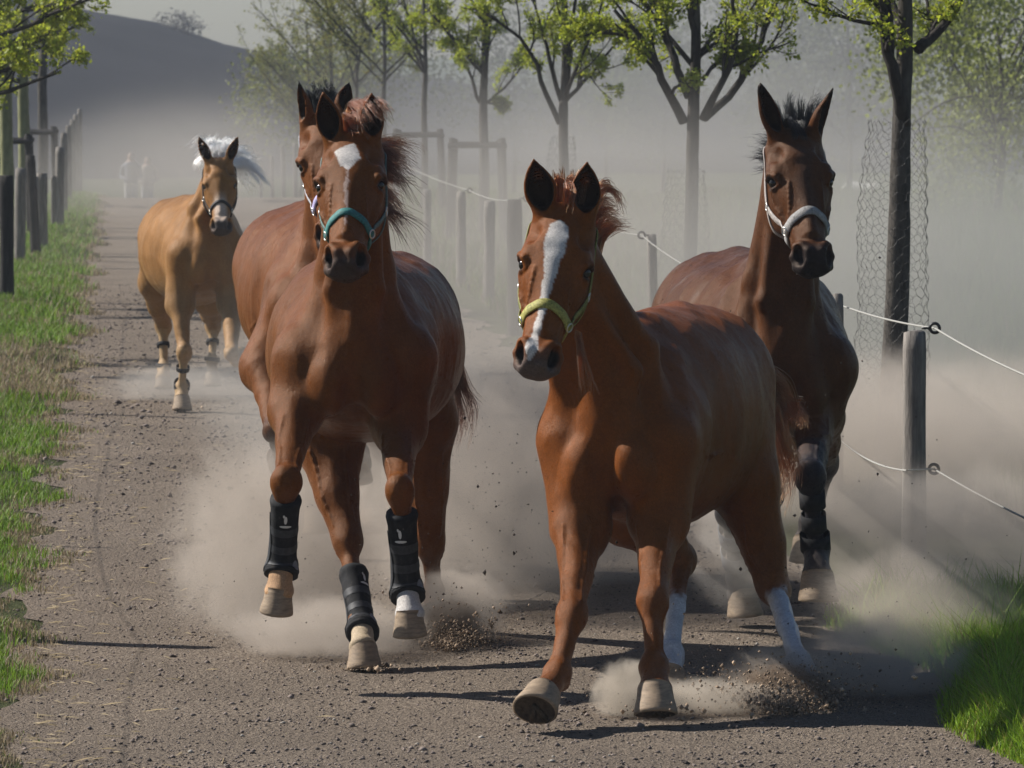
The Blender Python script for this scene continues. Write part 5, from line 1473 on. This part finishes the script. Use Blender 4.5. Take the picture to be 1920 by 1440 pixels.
far_bush(1780, -10, 95, 1.9, 1.9, 6000, .10, (.19, .22, .05), 'tall yellow-green tree behind the nearest right trunk', 102, droop=.8)
far_bush(1590, 110, 125, 2.4, 2.6, 5000, .13, (.13, .15, .06), 'grey-green bushy tree between the bay horse and the wrapped tree', 103)
far_bush(1470, 90, 130, 2.4, 2.5, 5000, .13, (.12, .14, .06), 'hazy bushy tree left of the bay horse ears', 104)
far_bush(1240, 130, 120, 2.0, 2.0, 5000, .12, (.13, .16, .05), 'hazy bush behind the five-limbed tree', 105)
far_bush(1130, 170, 135, 2.2, 1.8, 4000, .13, (.10, .12, .05), 'low hazy bush behind the rope fence', 106)
far_bush(960, 150, 140, 2.4, 2.0, 4000, .13, (.10, .12, .05), 'hazy bush far behind the stake frame', 107)
far_bush(560, 190, 120, 1.7, 1.2, 3600, .10, (.17, .19, .06), 'olive bush on the slope behind the bay ear tips', 108)
far_bush(690, 120, 140, 2.2, 1.6, 4000, .12, (.12, .14, .05), 'hazy tree behind the starred chestnut horse', 109)
far_bush(332, 52, 296, 1.6, 1.0, 1500, .14, (.09, .085, .08), 'small leafless tree standing on the skyline of the hill', 110, name='bare_tree')

def person(px, u, h, label, coat, legs, seed):
    g = np.random.default_rng(seed); x0 = P(px, 370, u)[0]; zb = zt(u); F_ = Field()
    q = lambda x, y, z: np.array([x0 + x * h, u + y * h, zb + z * h])
    F_.cone(q(0, 0, .55), q(0, 0, .80), .095 * h, .105 * h, .05); F_.cone(q(-.07, 0, .80), q(.07, 0, .80), .05 * h, .05 * h, .04)
    F_.cone(q(0, 0, .80), q(0, 0, .87), .035 * h, .032 * h, .02); F_.ell(q(0, -.01, .93), np.eye(3), np.array([.048, .058, .068]) * h, .01)
    for s_ in (-1, 1):
        F_.chain([q(s_ * .045, 0, .53), q(s_ * .055, -.01, .28), q(s_ * .06, .01, .05), q(s_ * .065, -.06, .02)], np.array([.062, .045, .03, .028]) * h, .02)
        F_.chain([q(s_ * .115, 0, .79), q(s_ * .15, .0, .64), q(s_ * .09, -.09, .60)], np.array([.038, .032, .024]) * h, .02)
        for f_ in range(5): F_.cone(q(s_ * .09, -.09, .60), q(s_ * (.07 - .01 * f_), -.135 + .004 * f_, .60 + .01 * (f_ - 2)), .011 * h, .006 * h, .004)
    lo = q(-.25, -.2, -.02); hi = q(.25, .2, 1.05)
    V, Fq = F_.mesh(lo, hi, .022, .022, lambda z: .022)
    z = (V[:, 2] - zb) / h; col = np.tile(np.array(coat, np.float32), (len(V), 1)); col[z < .54] = legs; col[z > .86] = (.42, .30, .24)
    root = thing('person', [x0, u, zb], label, 'person', 'people watching at the far end of the path')
    mesh_np('body', V, Fq, attr_mat('clothes_%d' % seed), root, cols=col)
    H_ = V[(z > .925)]; F2 = Field(); F2.ell(q(0, .012, .955), np.eye(3), np.array([.054, .060, .058]) * h, .01)
    V2, f2 = F2.mesh(q(-.08, -.08, .86), q(.08, .1, 1.05), .02, .02, lambda z: .02); mesh_np('hair', V2, f2, MH_DARKRED if False else simple_mat('hair_%d' % seed, (.10, .07, .05), .7), root)
person(246, 133, 1.72, 'faint figure in pale trousers standing left at the path end', (.22, .24, .28), (.55, .53, .50), 1)
person(277, 136, 1.66, 'faint figure in dark jacket standing right at the path end', (.30, .27, .24), (.42, .42, .42), 2)
# white horse grazing far off in the meadow
def grazing():
    u = 150.0; F_ = Field(); c = P(1620, 372, u); zb = c[2] - .75
    q = lambda x, y, z: np.array([c[0] + x * .8, u + y * .8, zb + z * .8])
    F_.cone(q(-.35, .2, 1.15), q(.35, -.1, 1.15), .30, .28, .1); F_.cone(q(.45, -.15, 1.25), q(.85, -.3, .75), .18, .10, .08); F_.cone(q(.85, -.3, .75), q(.98, -.35, .35), .10, .06, .05)
    F_.ell(q(-.45, .2, 1.2), np.eye(3), [.3, .26, .28], .08)
    for x, y in ((-.5, .1), (-.45, .35), (.3, -.25), (.35, .05)): F_.chain([q(x, y, .95), q(x, y, .5), q(x + .02, y, 0)], [.13, .06, .05], .04)
    for k in (-.06, .06): F_.cone(q(.82, -.3 + k, .85), q(.86, -.3 + k * 1.4, 1.0), .03, .01, .02)
    F_.chain([q(-.7, .25, 1.25), q(-.82, .28, .9), q(-.8, .28, .5)], [.05, .06, .03], .03)
    V, Fq = F_.mesh(q(-1.1, -.7, -.05), q(1.2, .7, 1.7), .035, .035, lambda z: .035)
    o = mesh_np('grazing_horse', V, Fq, simple_mat('white_coat', (.72, .70, .66), .7), origin=[c[0], u, zb])
    tag(o, 'white horse grazing far off in the meadow, almost lost in dust', 'horse')
grazing()
# ------------------------------------------------------------------ flying dirt
M_CLOD = attr_mat('flying_soil', .95, .1)
def fly():
    g = np.random.default_rng(77); P_, S_, C_ = [], [], []
    def burst(px, py, Y, n, sx, sy, sd, sz, dirx=0, diry=0, dark=1.0):
        for _ in range(n):
            e = g.exponential(.6); x = px + g.normal(0, sx) * (.4 + e) + dirx * e; y = py + g.normal(0, sy) * (.3 + e * .6) + diry * e
            Yy = Y + g.normal(0, sd); p = P(x, min(y, 1425), Yy)
            if p[2] < .006 and g.random() < .8: continue
            p[2] = max(p[2], .006)
            P_.append(p); S_.append(sz * (.25 + g.exponential(.6))); C_.append(np.array([.30, .225, .16]) * g.uniform(.35, 1.6) * dark)
    burst(1470, 1338, 18.1, 9000, 42, 20, .16, .0030, 0, -10); burst(1465, 1330, 18.0, 9000, 46, 26, .14, .0034, 0, -26); burst(845, 1216, 19.9, 5000, 28, 18, .12, .0034, 10, -26); burst(1420, 1315, 18.1, 4200, 34, 16, .15, .0026, -34, -16); burst(1530, 1345, 18.1, 2600, 26, 12, .15, .0028, 20, -8)
    burst(845, 1222, 20.0, 4600, 26, 18, .14, .0028, 12, -22); burst(1500, 1345, 18.0, 110, 45, 22, .12, .009)
    burst(850, 1225, 19.9, 70, 30, 16, .1, .010)
    burst(1240, 1330, 17.6, 260, 50, 14, .1, .0035); burst(690, 1255, 19.1, 300, 60, 10, .15, .0045)
    burst(340, 768, 33, 240, 40, 10, .2, .006)
    for x, y, Y, n, s in ((560, 1120, 18.8, 260, 140), (900, 1000, 19.2, 420, 170), (1000, 1060, 18, 260, 120), (1600, 1100, 18.6, 360, 170), (1250, 900, 19, 260, 200), (400, 760, 30, 160, 120), (1500, 620, 19.8, 160, 160), (900, 820, 19.5, 160, 90)):
        for _ in range(n):
            p = P(x + g.normal(0, s), min(y + g.normal(0, s * .8), 1400), Y + g.normal(0, .5))
            if p[2] > .02: P_.append(p); S_.append(.0012 + .0030 * g.random() ** 5 + .006 * (g.random() < .015)); C_.append(np.array([.07, .055, .045]) * g.uniform(.3, 1.8))
    o = scatter_rocks('flying_dirt', np.array(P_), np.array(S_) * 1.0, M_CLOD, np.clip(np.array(C_), .005, .6), flat=1.0, seed=9); tag(o, kind='stuff')
fly()

# ------------------------------------------------------------------ dust in the air
def haze_box():
    m, nt, out = mat_new('thin_haze'); v = nt.nodes.new('ShaderNodeVolumePrincipled')
    v.inputs['Color'].default_value = (.62, .68, .80, 1); v.inputs['Density'].default_value = .0007; v.inputs['Anisotropy'].default_value = .1
    nt.links.new(v.outputs[0], out.inputs['Volume'])
    mb = MB(); mb.box([0, 330, 5.5], [150, 0, 0], [0, 345, 0], [0, 0, 14]); tag(mb.build('haze', m, smooth=False), kind='stuff')
haze_box()

def dust(name, c, r, dens, scale, seed, thr=.42, soft=.25, col=(.66, .62, .575), stretch=(1, 1, 1), pw=1.0, sub=3, aniso=.15, low=0.0):
    """an ellipsoid of suspended dust with a ragged, thinning edge"""
    m, nt, out = mat_new(name + '_volume'); N = nt.nodes.new; lk = nt.links.new
    v = N('ShaderNodeVolumePrincipled'); v.inputs['Color'].default_value = (*col, 1); v.inputs['Anisotropy'].default_value = aniso
    tc = N('ShaderNodeTexCoord'); ob = tc.outputs['Object']
    ln = N('ShaderNodeVectorMath'); ln.operation = 'LENGTH'; lk(ob, ln.inputs[0])
    mp = N('ShaderNodeMapping'); mp.inputs['Location'].default_value = (seed * 3.7, seed * 1.3, seed * 2.1); mp.inputs['Scale'].default_value = tuple(a * b for a, b in zip(r, stretch)); lk(ob, mp.inputs[0])
    n = N('ShaderNodeTexNoise'); n.inputs['Scale'].default_value = scale; n.inputs['Detail'].default_value = 5; n.inputs['Roughness'].default_value = .62; n.inputs['Distortion'].default_value = 1.1
    lk(mp.outputs[0], n.inputs['Vector'])
    # fall-off minus noise
    a = N('ShaderNodeMapRange'); a.inputs[1].default_value = 0.0; a.inputs[2].default_value = 1.0; a.inputs[3].default_value = 1.0; a.inputs[4].default_value = 0.0; lk(ln.outputs['Value'], a.inputs[0])
    s_ = N('ShaderNodeMath'); s_.operation = 'ADD'; lk(a.outputs[0], s_.inputs[0]); lk(n.outputs[0], s_.inputs[1])
    b = N('ShaderNodeMapRange'); b.interpolation_type = 'SMOOTHSTEP'; b.inputs[1].default_value = thr + .25; b.inputs[2].default_value = thr + .25 + soft * 2.4; b.inputs[3].default_value = 0; b.inputs[4].default_value = dens
    lk(s_.outputs[0], b.inputs[0])
    ed = N('ShaderNodeMapRange'); ed.interpolation_type = 'SMOOTHSTEP'; ed.inputs[1].default_value = .98; ed.inputs[2].default_value = .6; ed.inputs[3].default_value = 0; ed.inputs[4].default_value = 1; lk(ln.outputs['Value'], ed.inputs[0])
    q = N('ShaderNodeMath'); q.operation = 'MULTIPLY'; lk(b.outputs[0], q.inputs[0]); lk(ed.outputs[0], q.inputs[1])
    lk(q.outputs[0], v.inputs['Density']); lk(v.outputs[0], out.inputs['Volume'])
    import bmesh
    bm = bmesh.new(); bmesh.ops.create_icosphere(bm, subdivisions=sub, radius=1.0)
    zc, zr = c[2], r[2]
    for vv in bm.verts:      # flat underside resting just above the ground
        if zc + vv.co.z * zr < .012: vv.co.z = (.012 - zc) / zr
    me = bpy.data.meshes.new(name); bm.to_mesh(me); bm.free(); me.materials.append(m)
    o = bpy.data.objects.new(name, me); link(o); o.location = tuple(float(x) for x in c); o.scale = r; tag(o, kind='stuff'); return o

def D(px, py, Y, z=None):
    p = P(px, py, Y)
    if z is not None: p[2] = z
    return p
# broad curtain of dust behind and between the horses, and a far wall of it beyond the tree row
dust('dust_cloud', D(1150, 500, 34, .5), (3.5, 7.5, 2.0), .115, .9, 1, thr=.28, soft=.30)
dust('dust_cloud', D(700, 500, 54, .4), (5.0, 13.0, 2.4), .032, .6, 2, thr=.25, soft=.34)
dust('dust_cloud', D(1500, 500, 54, .4), (6.0, 16.0, 2.6), .034, .6, 3, thr=.25, soft=.34)
dust('dust_cloud', D(1300, 500, 104, .6), (9.6, 17.0, 7.5), .055, .30, 19, thr=.20, soft=.36, col=(.46, .46, .47))
dust('dust_cloud', D(330, 500, 78, .1), (3.4, 20.0, 2.0), .055, .4, 4, thr=.24, soft=.34)
dust('dust_cloud', D(1800, 800, 34, .3), (3.2, 7.0, 2.0), .20, .8, 5, thr=.28, soft=.28, col=(.56, .56, .53))
# near puffs thrown by the hooves
B_ = (.76, .68, .60)
dust('dust_puff', D(520, 1080, 20.3, .34), (.62, .7, .62), 2.6, 3.6, 6, thr=.44, soft=.16, col=B_)
dust('dust_puff', D(900, 1000, 21.2, .45), (.85, .9, .75), 1.5, 3.0, 8, thr=.42, soft=.18, col=B_)
dust('dust_puff', D(620, 1228, 19.6, .09), (.55, .45, .20), 4.0, 6.0, 9, thr=.46, soft=.14, col=B_)
dust('dust_puff', D(860, 1195, 20.1, .13), (.30, .3, .22), 6.0, 8.0, 10, thr=.44, soft=.14, col=B_)
dust('dust_puff', D(1185, 1322, 17.75, .09), (.20, .18, .15), 13.0, 11.0, 11, thr=.46, soft=.12, col=(.78, .70, .60))
dust('dust_puff', D(1320, 1345, 17.9, .05), (.50, .3, .10), 8.0, 9.0, 12, thr=.50, soft=.14, col=(.78, .70, .60))
dust('dust_puff', D(1600, 1000, 25.1, .30), (1.5, 1.1, .75), 1.5, 3.2, 13, thr=.36, soft=.2, col=B_)
dust('dust_puff', D(1850, 1000, 26.4, .30), (1.4, 1.3, .65), 1.1, 3.0, 20, thr=.38, soft=.2, col=B_)
dust('dust_puff', D(1720, 1240, 19.6, .14), (.62, .6, .40), 1.7, 3.8, 24, thr=.42, soft=.18, col=B_)
dust('dust_puff', D(1000, 1120, 22.4, .40), (1.3, 1.0, .75), 1.5, 2.4, 21, thr=.38, soft=.2, col=B_)
dust('dust_puff', D(1770, 1080, 21.8, .22), (.95, 1.1, .46), 1.5, 3.4, 25, thr=.36, soft=.2, col=B_)
dust('dirt_spray', D(1470, 1330, 18.1, .06), (.26, .16, .13), 14, 22.0, 22, thr=.50, soft=.08, col=(.42, .32, .24))
dust('dirt_spray', D(850, 1212, 20.0, .08), (.16, .14, .13), 22, 26.0, 23, thr=.50, soft=.08, col=(.42, .32, .24))
dust('dust_puff', D(1650, 1310, 18.4, .12), (.50, .4, .26), 3.6, 4.6, 14, thr=.46, soft=.16, col=B_)
dust('dust_puff', D(1460, 1330, 18.2, .09), (.34, .22, .17), 8.0, 9.0, 15, thr=.48, soft=.14, col=(.74, .64, .54))
dust('dust_puff', D(1385, 1080, 20.25, .38), (.28, .30, .42), 3.6, 4.4, 16, thr=.42, soft=.18)
dust('dust_puff', D(340, 775, 33.8, .10), (.80, .7, .22), 1.8, 3.0, 17, thr=.44, soft=.2)
dust('dust_puff', D(640, 760, 27, .45), (1.2, 2.0, .7), .5, 1.8, 18, thr=.38, soft=.25)
